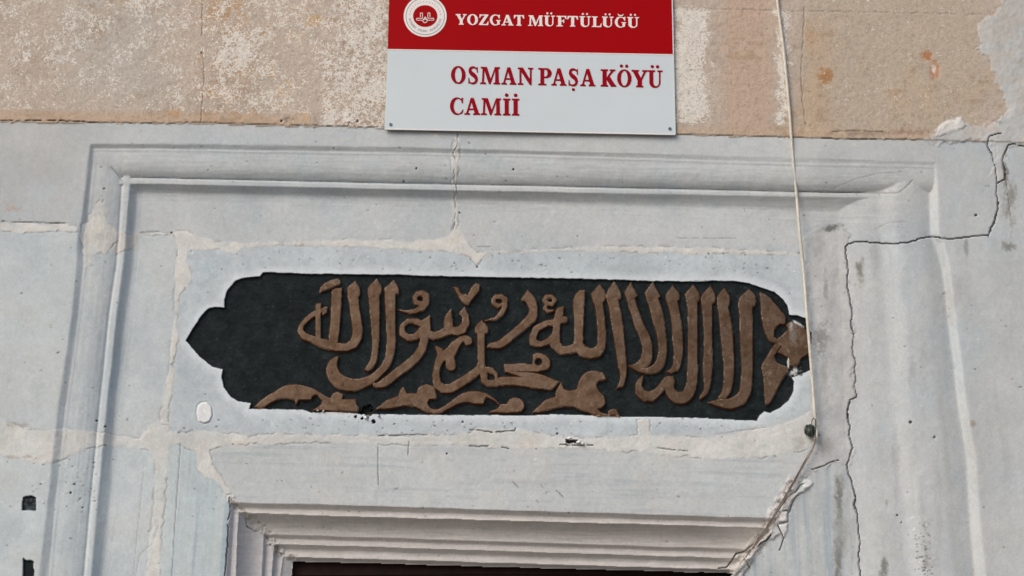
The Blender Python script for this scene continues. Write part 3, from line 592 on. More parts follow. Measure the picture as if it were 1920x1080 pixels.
# strokes and outlines of the letters: name, shapes; a shape is ('p', smoothed outline), ('s', stroke) or ('h', hole x, y, r)
def Po(n, pts): return ('p', smooth(c(n, pts)))
def St(n, pts): return ('s', c(n, pts))
def Ho(n, x, y, r): return ('h', CR[n][0]+x/CR[n][2], CR[n][1]+y/CR[n][2], r/CR[n][2])
letters = [
 [Po(2, [(226, 150), (240, 132), (345, 86), (354, 85), (369, 112), (366, 122), (250, 170), (221, 183)])],
 [St(2, [(341, 185, 70), (337, 300, 72), (328, 430, 70), (318, 520, 66)]), Po(2, [(306, 180), (313, 158), (380, 147), (377, 215), (306, 215)]),
  Po(2, [(413, 152), (470, 99), (506, 162), (503, 205), (488, 212), (418, 215)]),
  St(2, [(455, 195, 74), (463, 260, 70), (475, 350, 72), (487, 430, 72), (484, 490, 70), (460, 538, 64), (410, 564, 54), (350, 562, 60), (290, 550, 64), (230, 532, 60), (170, 508, 48), (112, 484, 50), (88, 450, 40), (95, 412, 30), (130, 370, 34), (175, 335, 34), (225, 312, 32), (260, 300, 26)]),
  Po(2, [(240, 288), (276, 279), (274, 322), (240, 345)]), St(2, [(213, 285, 38), (211, 380, 38), (212, 495, 40)]), Po(2, [(193, 290), (200, 258), (235, 254), (234, 300)])],
 [Po(2, [(620, 84), (656, 152), (655, 186), (642, 190), (643, 300), (642, 400), (634, 560), (604, 695), (562, 735), (535, 722), (575, 655), (588, 560), (580, 400), (566, 250), (561, 152)])],
 [Po(2, [(740, 94), (776, 160), (775, 192), (752, 192), (753, 300), (752, 400), (746, 600), (715, 690), (640, 775), (540, 845), (430, 870), (340, 845), (285, 785), (267, 720), (290, 662), (330, 632), (359, 625), (345, 680), (362, 735), (405, 770), (470, 785), (560, 765), (630, 715), (672, 650), (688, 560), (687, 400), (677, 250), (675, 152)])],
 [St(3, [(255, 222, 26), (225, 234, 34), (192, 216, 40), (184, 186, 32), (205, 160, 36), (240, 152, 36), (266, 175, 48), (266, 220, 50), (238, 260, 44), (190, 284, 34), (130, 290, 20), (68, 275, 6)])],
 [St(3, [(258, 385, 50), (200, 360, 44), (140, 362, 48), (102, 400, 54), (98, 445, 52), (135, 478, 42), (190, 468, 46), (240, 435, 66), (262, 400, 60)]),
  St(3, [(235, 430, 60), (255, 490, 58), (238, 555, 60), (195, 620, 62), (130, 675, 62), (60, 728, 62), (0, 775, 64), (-45, 808, 56), (-85, 820, 40), (-108, 815, 24)]),
  St(3, [(270, 440, 66), (320, 463, 50), (370, 453, 56), (410, 430, 60), (450, 424, 56), (490, 430, 60), (528, 415, 64), (556, 370, 54), (553, 320, 46)]),
  Po(3, [(232, 355), (296, 313), (298, 350), (302, 420), (240, 430)]), Po(3, [(401, 332), (450, 266), (457, 330), (470, 420), (398, 430)]), Po(3, [(505, 300), (546, 250), (570, 312), (582, 360), (540, 370), (530, 330)]), Ho(3, 155, 411, 42), Ho(3, 178, 418, 18)],
 [Po(3, [(464, 107), (492, 112), (530, 160), (568, 166), (600, 110), (627, 81), (656, 95), (652, 130), (612, 185), (568, 240), (545, 228), (500, 175)])],
 [St(3, [(815, 236, 24), (785, 248, 30), (757, 225, 34), (754, 200, 28), (775, 180, 32), (815, 178, 34), (838, 205, 42), (836, 250, 40), (812, 300, 34), (770, 338, 24), (696, 352, 6)])],
 [Po(3, [(619, 410), (668, 348), (716, 410), (713, 440), (692, 446), (692, 600), (696, 740), (650, 745), (640, 600), (637, 446), (622, 436)]),
  St(3, [(668, 660, 52), (655, 705, 58), (600, 745, 62), (520, 800, 62), (440, 845, 66), (388, 846, 62), (350, 812, 60), (336, 750, 50), (345, 690, 46), (370, 630, 62), (405, 600, 66), (450, 575, 76), (478, 530, 66), (515, 488, 40), (550, 482, 48), (572, 500, 60)]),
  Po(3, [(329, 533), (386, 556), (396, 600), (360, 690), (333, 690), (346, 600)]), St(3, [(438, 620, 70), (447, 678, 72)]),
  St(3, [(700, 700, 30), (740, 715, 40), (770, 745, 36), (765, 790, 42), (735, 810, 40), (695, 785, 60), (680, 740, 50), (700, 710, 40)]), Ho(3, 738, 763, 27),
  St(4, [(60, 805, 44), (120, 805, 48), (150, 791, 62), (250, 789, 62), (350, 799, 68), (430, 813, 66), (485, 815, 62)]), Po(4, [(440, 770), (500, 778), (574, 795), (516, 850), (440, 846)]),
  Po(4, [(174, 668), (290, 664), (378, 668), (384, 640), (383, 602), (400, 588), (440, 588), (488, 612), (512, 650), (504, 690), (470, 712), (420, 722), (330, 722), (178, 728)]), Po(4, [(180, 722), (300, 722), (420, 735), (574, 795), (500, 800), (345, 772), (250, 745)]), Ho(4, 425, 650, 25)],
 [Po(4, [(346, 129), (378, 165), (406, 200), (417, 290), (411, 340), (370, 382), (260, 470), (152, 551), (48, 548), (60, 524), (120, 505), (220, 430), (330, 330), (356, 290), (345, 240), (325, 212), (298, 205), (318, 172)])],
 [St(4, [(522, 235, 30), (543, 205, 26), (520, 178, 26), (485, 180, 32), (466, 205, 32), (490, 228, 30), (520, 234, 24)]), St(4, [(484, 232, 22), (470, 262, 30), (490, 284, 24), (530, 280, 14)])],
 [St(4, [(612, 343, 46), (560, 360, 44), (480, 372, 42), (410, 410, 46), (384, 465, 52), (386, 508, 54), (440, 525, 38), (500, 500, 44), (535, 460, 40)]),
  St(4, [(578, 290, 56), (560, 350, 56), (552, 430, 54), (545, 520, 74), (590, 568, 58), (650, 562, 56), (705, 545, 66), (718, 480, 66)]), Po(4, [(545, 292), (562, 258), (609, 250), (604, 315), (548, 315)]),
  Po(4, [(688, 172), (722, 132), (762, 132), (759, 200), (750, 400), (746, 530), (684, 530), (682, 350)]), St(4, [(716, 525, 64), (740, 572, 78), (800, 592, 70), (850, 580, 72), (880, 535, 62), (883, 450, 60), (876, 350, 60), (863, 250, 62), (855, 205, 70)]), Po(4, [(802, 160), (868, 88), (913, 180), (907, 197), (890, 225), (820, 225)])],
 [Po(5, [(221, 162), (278, 67), (329, 180), (324, 197), (306, 197), (334, 330), (352, 480), (362, 600), (365, 760), (345, 828), (294, 844), (318, 790), (300, 650), (270, 450), (240, 270)])],
 [Po(5, [(349, 150), (398, 71), (446, 175), (427, 190), (452, 270), (490, 370), (538, 470), (556, 570), (548, 640), (520, 685), (440, 700), (378, 675), (430, 665), (465, 630), (480, 570), (465, 480), (428, 400), (390, 280), (362, 190)])],
 [Po(5, [(499, 152), (555, 74), (613, 176), (597, 192), (630, 300), (652, 450), (660, 580), (645, 660), (600, 720), (530, 736), (450, 722), (380, 678), (440, 694), (520, 692), (570, 660), (594, 600), (590, 480), (560, 370), (525, 240)])],
 [Po(5, [(649, 182), (700, 97), (753, 172), (750, 202), (736, 206), (762, 350), (775, 480), (772, 620), (745, 712), (690, 732), (654, 722), (690, 695), (708, 620), (698, 480), (685, 330), (660, 220)])],
 [Po(5, [(789, 162), (850, 91), (896, 170), (890, 206), (881, 212), (882, 400), (881, 600), (875, 820), (850, 900), (800, 945), (740, 952), (690, 930), (655, 890), (645, 850), (610, 890), (550, 936), (490, 930), (440, 890), (429, 830), (450, 780), (486, 747), (490, 770), (478, 820), (500, 855), (535, 865), (580, 840), (620, 790), (660, 755), (700, 757), (716, 785), (712, 840), (740, 870), (775, 865), (797, 820), (805, 700), (811, 500), (810, 350), (802, 220)])],
 [Po(6, [(131, 177), (195, 96), (229, 160), (228, 212), (209, 217), (209, 450), (210, 650), (200, 760), (170, 858), (120, 894), (118, 880), (145, 830), (141, 700), (148, 500), (141, 300)])],
 [Po(6, [(244, 172), (295, 111), (331, 180), (329, 235), (320, 238), (345, 370), (358, 550), (358, 740), (340, 830), (300, 890), (250, 880), (272, 840), (286, 780), (285, 650), (266, 450), (250, 280)])],
 [Po(6, [(394, 192), (465, 119), (509, 172), (505, 232), (490, 245), (492, 500), (488, 750), (475, 850), (430, 920), (350, 955), (250, 940), (178, 912), (260, 890), (340, 880), (385, 850), (405, 770), (402, 500), (397, 300)])],
]
orn = [
 [('p', smooth(c(1, [(512, 952), (570, 900), (650, 850), (735, 808), (790, 806)])+c(2, [(120, 835), (200, 865), (260, 905), (300, 920), (315, 890), (350, 875), (385, 895), (380, 925), (470, 928), (480, 960), (495, 990), (488, 1014), (170, 1002), (235, 955), (240, 930), (205, 895), (180, 900), (160, 930), (75, 930)])+c(1, [(785, 942), (775, 905), (700, 895), (620, 925), (560, 958)])))],
 [('p', smooth(c(2, [(612, 995), (690, 935), (772, 903)])+c(3, [(78, 860), (103, 833), (130, 878), (200, 880), (215, 838), (270, 815), (315, 830), (340, 880), (345, 915), (290, 922), (275, 950), (300, 985), (340, 995), (400, 970), (480, 910), (560, 870), (640, 862), (700, 880), (770, 925), (800, 960), (850, 958)])+c(4, [(200, 945), (230, 915), (270, 911), (312, 938), (321, 975), (300, 1010), (240, 1018), (60, 1015), (130, 985), (150, 965), (100, 930), (45, 905), (25, 955), (-30, 955)])+c(3, [(560, 942), (500, 955), (430, 990), (370, 1018), (300, 1022), (240, 1000), (180, 975), (100, 970), (20, 985)])))],
 [Po(4, [(382, 1012), (430, 970), (480, 925), (545, 905), (560, 840), (590, 798), (610, 848), (650, 860), (700, 850), (720, 790), (760, 735), (830, 715), (890, 730), (916, 780), (860, 785), (845, 810), (855, 850), (900, 900), (911, 950), (880, 983), (848, 990), (880, 1018), (945, 1032), (850, 1036), (750, 1005), (660, 975), (560, 980), (490, 1000), (420, 1016)])],
 [Po(5, [(232, 1008), (262, 994), (292, 996), (312, 1025), (320, 1040), (240, 1036)])],
 [Po(6, [(538, 138), (580, 160), (640, 215), (700, 290), (722, 330), (716, 368), (680, 362), (650, 392), (640, 425), (640, 455), (690, 488), (655, 500), (605, 475), (572, 410), (552, 320), (543, 230)])],
 [Po(6, [(650, 498), (700, 498), (665, 552), (636, 590), (665, 640), (720, 660), (744, 690), (700, 745), (650, 840), (600, 922), (580, 932), (570, 850), (565, 740), (556, 650), (585, 600), (618, 545)])],
 [Po(6, [(640, 482), (700, 440), (738, 400), (722, 372), (740, 356), (780, 350), (830, 380), (880, 430), (894, 500), (880, 570), (830, 605), (812, 640), (780, 665), (745, 640), (738, 600), (700, 580), (660, 562), (690, 520)])],
]
best = np.full(x.shape, -1.0); who = np.full(x.shape, -1, np.int32)
step = 1.25
bsl = sl
for k, shp in enumerate(letters+orn):
    S = np.full(x.shape, -1e9)
    xw = x + (fbm(x, y, 8, 400+k, 2)-.5)*0.9; yw = y + (fbm(x, y, 8, 450+k, 2)-.5)*0.9
    for q in shp:
        if q[0] == 'h': S = np.minimum(S, np.hypot(xw-q[1], yw-q[2])-q[3]); continue
        pts = q[1]; x0 = min(p[0] for p in pts)-14; x1 = max(p[0] for p in pts)+14; y0 = min(p[1] for p in pts)-14; y1 = max(p[1] for p in pts)+14
        i0, i1 = np.searchsorted(y[:, 0], y0), np.searchsorted(y[:, 0], y1); j0, j1 = np.searchsorted(x[0], x0), np.searchsorted(x[0], x1)
        f = sdf_poly if q[0] == 'p' else sdf_stroke
        S[i0:i1, j0:j1] = np.maximum(S[i0:i1, j0:j1], f(xw[i0:i1, j0:j1], yw[i0:i1, j0:j1], pts))
    h = ss(-1.3, .6, S-.35)
    hh = h.copy()
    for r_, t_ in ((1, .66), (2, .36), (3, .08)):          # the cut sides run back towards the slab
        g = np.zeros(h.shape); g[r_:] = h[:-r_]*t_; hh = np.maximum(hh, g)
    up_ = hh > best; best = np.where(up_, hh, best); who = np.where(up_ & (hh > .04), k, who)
face = ss(.6, .95, best)
hgt = 0.009 + 0.0*best
D[sl] = cartD + hgt*best + (fbm(x, y, 7, 500, 4, .65)-.5)*0.0018*face
n = fbm(x, y, 16, 501, 5, .65); n2 = fbm(x*1.0, y*.3, 7, 502, 3, .6)
bc = np.zeros(x.shape+(3,)); bc[:] = (102, 80, 63)
bc += ((n-.5)*52)[..., None]; bc += ((n2-.5)*14)[..., None]
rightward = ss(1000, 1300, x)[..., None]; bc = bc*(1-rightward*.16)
g = ss(.55, .75, fbm(x, y, 26, 503, 4, .6))[..., None]*.35; bc = bc*(1-g)+np.array((104, 92, 84.))*g
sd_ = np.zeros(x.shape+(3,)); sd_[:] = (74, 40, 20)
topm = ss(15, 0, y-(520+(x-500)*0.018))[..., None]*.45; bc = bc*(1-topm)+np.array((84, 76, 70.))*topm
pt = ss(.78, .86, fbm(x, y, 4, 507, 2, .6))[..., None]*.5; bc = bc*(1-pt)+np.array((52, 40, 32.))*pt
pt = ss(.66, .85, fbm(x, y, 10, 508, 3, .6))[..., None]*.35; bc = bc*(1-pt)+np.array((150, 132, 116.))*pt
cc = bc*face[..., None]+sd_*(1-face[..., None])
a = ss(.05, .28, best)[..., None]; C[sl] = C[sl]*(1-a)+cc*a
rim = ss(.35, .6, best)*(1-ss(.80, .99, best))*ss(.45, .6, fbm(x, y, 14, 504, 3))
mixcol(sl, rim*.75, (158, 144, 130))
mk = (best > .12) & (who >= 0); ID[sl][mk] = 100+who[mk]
# worn grey paint over the damaged rosette, chipped plaster beside it
stain(1488, 628, 12, 26, (118, 112, 106), .75, 60, .5, .42, 10); stain(1484, 610, 6, 16, (165, 166, 166), .8, 61, .5, .4, 8); stain(1497, 607, 14, 3, (190, 194, 196), .9, 62, .5, .3, 8, .5)
stain(1490, 697, 18, 9, (178, 180, 180), .95, 63, .5, .36, 7, -.35, -.004); stain(1500, 700, 10, 8, (70, 70, 68), .8, 64, .5, .5, 5, 0, .004); stain(1478, 680, 2.5, 12, (205, 205, 203), .9, 65, .5, .3, 6)
# chips knocked out of the lower edge
for x0, y0, rx, ry in ((690, 772, 13, 12), (700, 790, 5, 5), (1072, 828, 14, 5), (667, 781, 4, 3), (679, 785, 3, 3)):
    sl = win([(x0-rx, y0-ry), (x0+rx, y0+ry)], 8); x, y = X[sl], Y[sl]
    d = np.hypot((x-x0)/rx, (y-y0)/ry)+(fbm(x, y, 6, 310, 3)-.5)*1.2; g = 1-ss(.7, .95, d)
    mixcol(sl, g*.9, (34, 32, 30)); D[sl] -= g*0.012
for x0, y0, r in ((686, 783, 4.2), (709, 779, 3.2), (1068, 823, 4), (1084, 829, 5), (1092, 832, 3), (1060, 831, 2.5), (606, 771, 3), (596, 770, 3)):
    sl = win([(x0, y0)], 9); x, y = X[sl], Y[sl]; d = np.hypot(x-x0, (y-y0)*1.4)+(fbm(x, y, 4, 320, 2)-.5)*3
    g = 1-ss(r*.6, r*.6+1.3, d); mixcol(sl, g, (212, 212, 210)); D[sl] += g*0.011

mfine = (fbm(X, Y, 5, 620, 3, .7)-.5)*13+(fbm(X, Y, 60, 621, 4, .6)-.5)*14
C += np.where((ID >= 20) & (ID < 42), mfine, 0)[..., None]
for q in [(1560, 600, 12, 150, (150, 150, 148), .5, 70), (1640, 640, 14, 120, (156, 157, 156), .5, 71), (1680, 860, 12, 110, (154, 156, 155), .55, 72), (1730, 700, 10, 160, (160, 162, 162), .5, 73), (1760, 950, 14, 120, (158, 160, 160), .5, 74),
          (1640, 480, 16, 60, (150, 150, 147), .5, 75), (1535, 460, 18, 40, (150, 149, 146), .5, 76), (1546, 700, 12, 70, (140, 139, 136), .5, 77), (1600, 1000, 10, 90, (146, 147, 146), .5, 78), (1880, 640, 40, 60, (160, 162, 161), .4, 79),
          (1860, 900, 50, 80, (160, 164, 167), .4, 80), (1700, 600, 12, 90, (186, 189, 190), .5, 81), (1720, 900, 10, 120, (184, 188, 190), .5, 82), (1500, 930, 24, 40, (150, 156, 158), .4, 83), (1640, 320, 60, 16, (160, 163, 164), .4, 84),
          (1180, 300, 140, 8, (163, 166, 167), .4, 85), (560, 420, 120, 14, (164, 170, 172), .4, 86), (1040, 905, 200, 16, (163, 168, 170), .4, 87), (620, 900, 120, 18, (164, 168, 169), .4, 88), (1300, 930, 160, 14, (160, 165, 168), .4, 89),
          (60, 320, 70, 50, (160, 161, 160), .4, 90), (80, 620, 50, 80, (186, 194, 197), .4, 91), (270, 640, 24, 90, (166, 172, 178), .4, 92), (60, 980, 30, 60, (186, 197, 201), .4, 93)]:
    stain(*q)
# brush and tool marks running along the carved members
top_ = (ID >= 20) & (ID <= 21) & (Y > sT[0]-2) & (Y < sT[4]+20) & (X > sL[2]) & (X < 1700)
leg_ = (X > sL[0]-2) & (X < sL[4]+14) & (Y > 300) & ~BEIGE
s1 = (fbm(X*.05, Y-X*.02, 3.2, 601, 3, .6)-.5); s2 = (fbm(X+Y*.115, Y*.05, 3.6, 602, 3, .6)-.5)
C += np.where(top_, s1*17, 0)[..., None]*np.array((1, 1, 1.)); C += np.where(leg_, s2*14, 0)[..., None]
D += np.where(top_, s1*.0010, 0)+np.where(leg_, s2*.0008, 0)
dm = (ID == 31) & (Y > kx[0]) | (ID == 32) & (X > jx[0]) & (Y > kx[0])
s3 = (fbm(X*.06+Y*.2, Y-X*.03, 3.0, 603, 3, .6)-.5); D += np.where(dm & (ID == 31), s3*.0016, 0); C += np.where(dm, s3*16, 0)[..., None]
# crumbled plaster along the mitre of the door moulding and the broken right end
for pl, wd in (([(432, 934), (450, 955), (465, 965), (500, 1001), (520, 1030), (550, 1048)], 9), ([(1484, 905), (1455, 960), (1440, 990), (1420, 1022), (1395, 1050), (1372, 1076)], 13)):
    sl = win(pl, 24); x, y = X[sl], Y[sl]; d = np.full(x.shape, 1e9)
    for i in range(len(pl)-1): d = np.minimum(d, seg_d(x, y, pl[i], pl[i+1])[0])
    g = 1-ss(wd*.5, wd*1.3, d+(fbm(x, y, 8, 610, 3)-.5)*10)
    D[sl] += g*(fbm(x, y, 9, 611, 4, .65)-.42)*.016; n_ = fbm(x, y, 6, 612, 3, .6)
    mixcol(sl, g*.8, (186, 182, 177)); mixcol(sl, g*ss(.58, .68, n_)*.5, (120, 112, 104))
ID[opening] = -1
# ---------------------------------------------------------------- turn the relief into one mesh per stone, letter and patch
POS = P(X, Y, 0.0); 
a_ = (X-W0/2)/F; b_ = -(Y-H0/2)/F
R_ = FF + a_[..., None]*RR + b_[..., None]*UU
POS = CAM + ((-D-CAM[1])/R_[..., 1])[..., None]*R_
du = np.gradient(POS, axis=1); dv = np.gradient(POS, axis=0)
NRM = np.cross(dv, du); NRM /= np.linalg.norm(NRM, axis=2)[..., None]+1e-12
NRM = np.where((NRM[..., 1] > 0)[..., None], -NRM, NRM)
ALB = np.minimum(lin(np.clip(C, 0, 255))*np.array(KALB), .85)
cell = ID[:-1, :-1].copy()
def tidy(idn, to):
    """keep the largest connected piece of a stone, give crumbs to the mortar"""
    par = []; runs = []; prev = []
    def find(a):
        while par[a] != a: par[a] = par[par[a]]; a = par[a]
        return a
    for i in range(cell.shape[0]):
        m = np.concatenate([[0], (cell[i] == idn).astype(np.int8), [0]]); df = np.diff(m)
        cur = []
        for a, b in zip(np.nonzero(df == 1)[0], np.nonzero(df == -1)[0]):
            k = len(par); par.append(k); runs.append((i, a, b)); cur.append((a, b, k))
            for (pa, pb, pk) in prev:
                if pa < b and a < pb: par[find(pk)] = find(k)
        prev = cur
    size = {}
    for k, (i, a, b) in enumerate(runs): size[find(k)] = size.get(find(k), 0)+b-a
    if len(size) < 2: return
    big = max(size, key=size.get)
    for k, (i, a, b) in enumerate(runs):
        if find(k) != big: cell[i, a:b] = to
for k in (20, 21, 22, 23, 26, 27, 28, 30, 31, 32): tidy(k, 40)
for k in (10, 11, 12, 13, 14, 15, 16): tidy(k, {10: 11, 11: 10, 12: 13, 13: 12, 14: 13, 15: 11, 16: 10}[k])
vid = np.arange(NY*NX).reshape(NY, NX)
flatP = POS.reshape(-1, 3); flatN = NRM.reshape(-1, 3); flatC = ALB.reshape(-1, 3); flatS = SPK.reshape(-1)
def piece(idn, name, mat, root, label=None, kind=None):
    ii, jj = np.nonzero(cell == idn)
    if len(ii) == 0: return None
    q = np.stack([vid[ii, jj], vid[ii+1, jj], vid[ii+1, jj+1], vid[ii, jj+1]], 1)
    uq, inv = np.unique(q.ravel(), return_inverse=True)
    me = bpy.data.meshes.new(name); nq = len(ii)
    org = np.array(root.location)
    me.vertices.add(len(uq)); me.vertices.foreach_set('co', (flatP[uq]-org).astype(np.float32).ravel())
    me.loops.add(nq*4); me.loops.foreach_set('vertex_index', inv.astype(np.int32).ravel())
    me.polygons.add(nq); me.polygons.foreach_set('loop_start', np.arange(0, nq*4, 4, dtype=np.int32))
    me.update(calc_edges=True)
    me.polygons.foreach_set('use_smooth', np.ones(nq, bool))
    ca = me.attributes.new('col', 'FLOAT_COLOR', 'POINT')
    ca.data.foreach_set('color', np.concatenate([flatC[uq], np.ones((len(uq), 1))], 1).astype(np.float32).ravel())
    sa = me.attributes.new('spk', 'FLOAT', 'POINT'); sa.data.foreach_set('value', flatS[uq].astype(np.float32))
    me.normals_split_custom_set_from_vertices(flatN[uq])
    o = new_obj(name, me, mat, root)
    if label: o['label'] = label
    if kind: o['kind'] = kind
    return o
wc = P(np.array(960.), np.array(230.))
wall = empty('limestone_wall', 'weathered beige limestone wall above the marble portal, flaking white lime wash', 'wall', (0, 0, 3.75))
for k in (10, 11, 12, 13, 14, 15, 16): piece(k, 'stone_block', M_LIME, wall)
portal = empty('marble_portal', 'cracked grey white marble door surround with carved moulded frame', 'portal', (0, 0, 0))
for k, lb in ((20, None), (21, None), (22, None), (23, None), (26, 'right pier stone split off by a long jagged crack'), (27, 'mould stained stone at the right edge'), (28, None), (31, 'door lintel with stepped mouldings along its lower edge'), (32, None)):
    piece(k, 'lintel' if k in (20, 21, 31) else 'stone_block', M_MARBLE, portal, lb)
piece(40, 'mortar', M_MORTAR, portal)
piece(42, 'painted_recess', M_BLACK, portal); piece(43, 'painted_recess', M_BLACK, portal)
insc = empty('inscription_panel', 'carved stone panel of raised brown arabic calligraphy on a black lobed cartouche', 'inscription', tuple(P(np.array(940.), np.array(810.), FLAT)))
piece(30, 'panel_stone', M_MARBLE, insc); piece(41, 'plaster_plug', M_MORTAR, insc, 'small white oval plaster plug left of the cartouche')
piece(50, 'cartouche', M_BLACK, insc)
for k in range(len(letters)): piece(100+k, 'letter', M_BROWN, insc)
nl = len(letters)
for k, (nm, lb) in enumerate([('ornament', None), ('ornament', None), ('ornament', None), ('ornament', None), ('leaf_ornament', None), ('leaf_ornament', None), ('rosette', 'damaged rosette smeared with grey paint')]):
    piece(100+nl+k, nm, M_BROWN, insc, lb)

# ---------------------------------------------------------------- sign board
def at(px, py, d): return Vector(P(np.array(float(px)), np.array(float(py)), d))
SD = 0.012                                       # front of the board, metres off the wall
SIGN = empty('sign_board', 'red and white mosque name board with serif lettering and round emblem', 'sign', tuple(at(992, 246, SD)))
M_SW = mat_plain('white_enamel', (188, 196, 200), 0.42, 0.25, 0.015, scale=6)
M_SR = mat_plain('red_enamel', (146, 1, 8), 0.5, 0.06, 0.03, scale=8)
M_LR = mat_plain('red_vinyl', (136, 2, 22), 0.5, 0.06, 0.03)
M_LW = mat_plain('white_vinyl', (218, 208, 204), 0.4, 0.4, 0.02)
M_GR = mat_plain('grey_print', (128, 138, 142), 0.5, 0.4, 0.02)
M_SCREW = mat_plain('screw_steel', (96, 104, 108), 0.35, 0.5, 0.05, metal=0.6)
M_EDGE = mat_plain('board_edge', (60, 62, 64), 0.5, 0.4, 0.05)
def slab(name, pts, d, th, mat, root, holes=None, side=None):
    """flat plate: outline in photo positions on the plane d, th metres thick"""
    me = bpy.data.meshes.new(name); bm = bmesh.new(); loops = [pts]+(holes or [])
    org = Vector(root.location)
    allp = [p for l in loops for p in l]
    fr = [bm.verts.new(at(p[0], p[1], d)-org) for p in allp]
    bk = [bm.verts.new(v.co+Vector((0, th, 0))) for v in fr]
    tri = tessellate_polygon([[Vector((p[0], -p[1], 0)) for p in l] for l in loops])
    for t in tri:
        co = [Vector((allp[i][0], -allp[i][1], 0)) for i in t]
        if (co[1]-co[0]).cross(co[2]-co[0]).z < 0: t = (t[0], t[2], t[1])
        try: bm.faces.new([fr[i] for i in t])
        except ValueError: pass
    o0 = 0
    for l in loops:
        n = len(l)
        for i in range(n):
            a, b = o0+i, o0+(i+1) % n
            try:
                f = bm.faces.new((fr[a], bk[a], bk[b], fr[b]))
                if side: f.material_index = 1
            except ValueError: pass
        o0 += n
    bmesh.ops.recalc_face_normals(bm, faces=bm.faces)
    bm.normal_update(); bm.to_mesh(me); bm.free()
    me.materials.append(mat)
    if side: me.materials.append(side)
    return new_obj(name, me, None, root)
# outline: left edge through (729,0),(721,242); right edge through (1260,0),(1266,252)
slab('white_panel', [(727.0, 92.3), (1262.4, 102.2), (1266, 252.5), (721, 242.3)], SD, 0.004, M_SW, SIGN, side=M_EDGE)
slab('red_band', [(731.5, -74), (1258.3, -66), (1262.4, 102.0), (727.0, 92.1)], SD, 0.004, M_SR, SIGN, side=M_EDGE)
slab('trim_line', [(727.0, 91.8), (1262.4, 101.7), (1262.4, 103.3), (727.0, 93.4)], SD+0.0006, 0.0005, M_LW, SIGN)
slab('trim_edge', [(1258.2, -66), (1260.2, -66), (1267, 252.4), (1265, 252.4), (1261.6, 102)], SD+0.0006, 0.003, M_SW, SIGN)
slab('trim_edge', [(721, 240.8), (1266, 251.0), (1266, 252.8), (721, 242.6)], SD+0.0012, 0.003, M_LW, SIGN)
def ring(cx, cy, rx, ry, n=40, a0=0.0): return [(cx+rx*math.cos(a0+2*math.pi*i/n), cy+ry*math.sin(a0+2*math.pi*i/n)) for i in range(n)]
for sx, sy in ((732.5, 233), (1256, 241)):
    o = slab('screw', ring(sx, sy, 2.9, 2.7, 16), SD+0.0022, 0.002, M_SCREW, SIGN)
def sstroke(pts):
    """variable-width stroke -> outline polygon; pts (x,y,w)"""
    L, R = [], []
    for i, p in enumerate(pts):
        a = pts[max(0, i-1)]; b = pts[min(len(pts)-1, i+1)]
        dx, dy = b[0]-a[0], b[1]-a[1]; n = math.hypot(dx, dy)+1e-9
        L.append((p[0]-dy/n*p[2]/2, p[1]+dx/n*p[2]/2)); R.append((p[0]+dy/n*p[2]/2, p[1]-dx/n*p[2]/2))
    return L+R[::-1]
def crv(pts, n=5):
    """smooth open stroke"""
    out = []; m = len(pts)
    for i in range(m-1):
        p0 = np.array(pts[max(0, i-1)]); p1 = np.array(pts[i]); p2 = np.array(pts[i+1]); p3 = np.array(pts[min(m-1, i+2)])
        for k in range(n):
            t = k/n; out.append(tuple(0.5*((2*p1)+(-p0+p2)*t+(2*p0-5*p1+4*p2-p3)*t*t+(-p0+3*p1-3*p2+p3)*t**3)))
    out.append(tuple(pts[-1])); return out
def arc(cx, cy, rx, ry, a0, a1, n=14): return [(cx+rx*math.cos(math.radians(a0+(a1-a0)*i/n)), cy+ry*math.sin(math.radians(a0+(a1-a0)*i/n))) for i in range(n+1)]
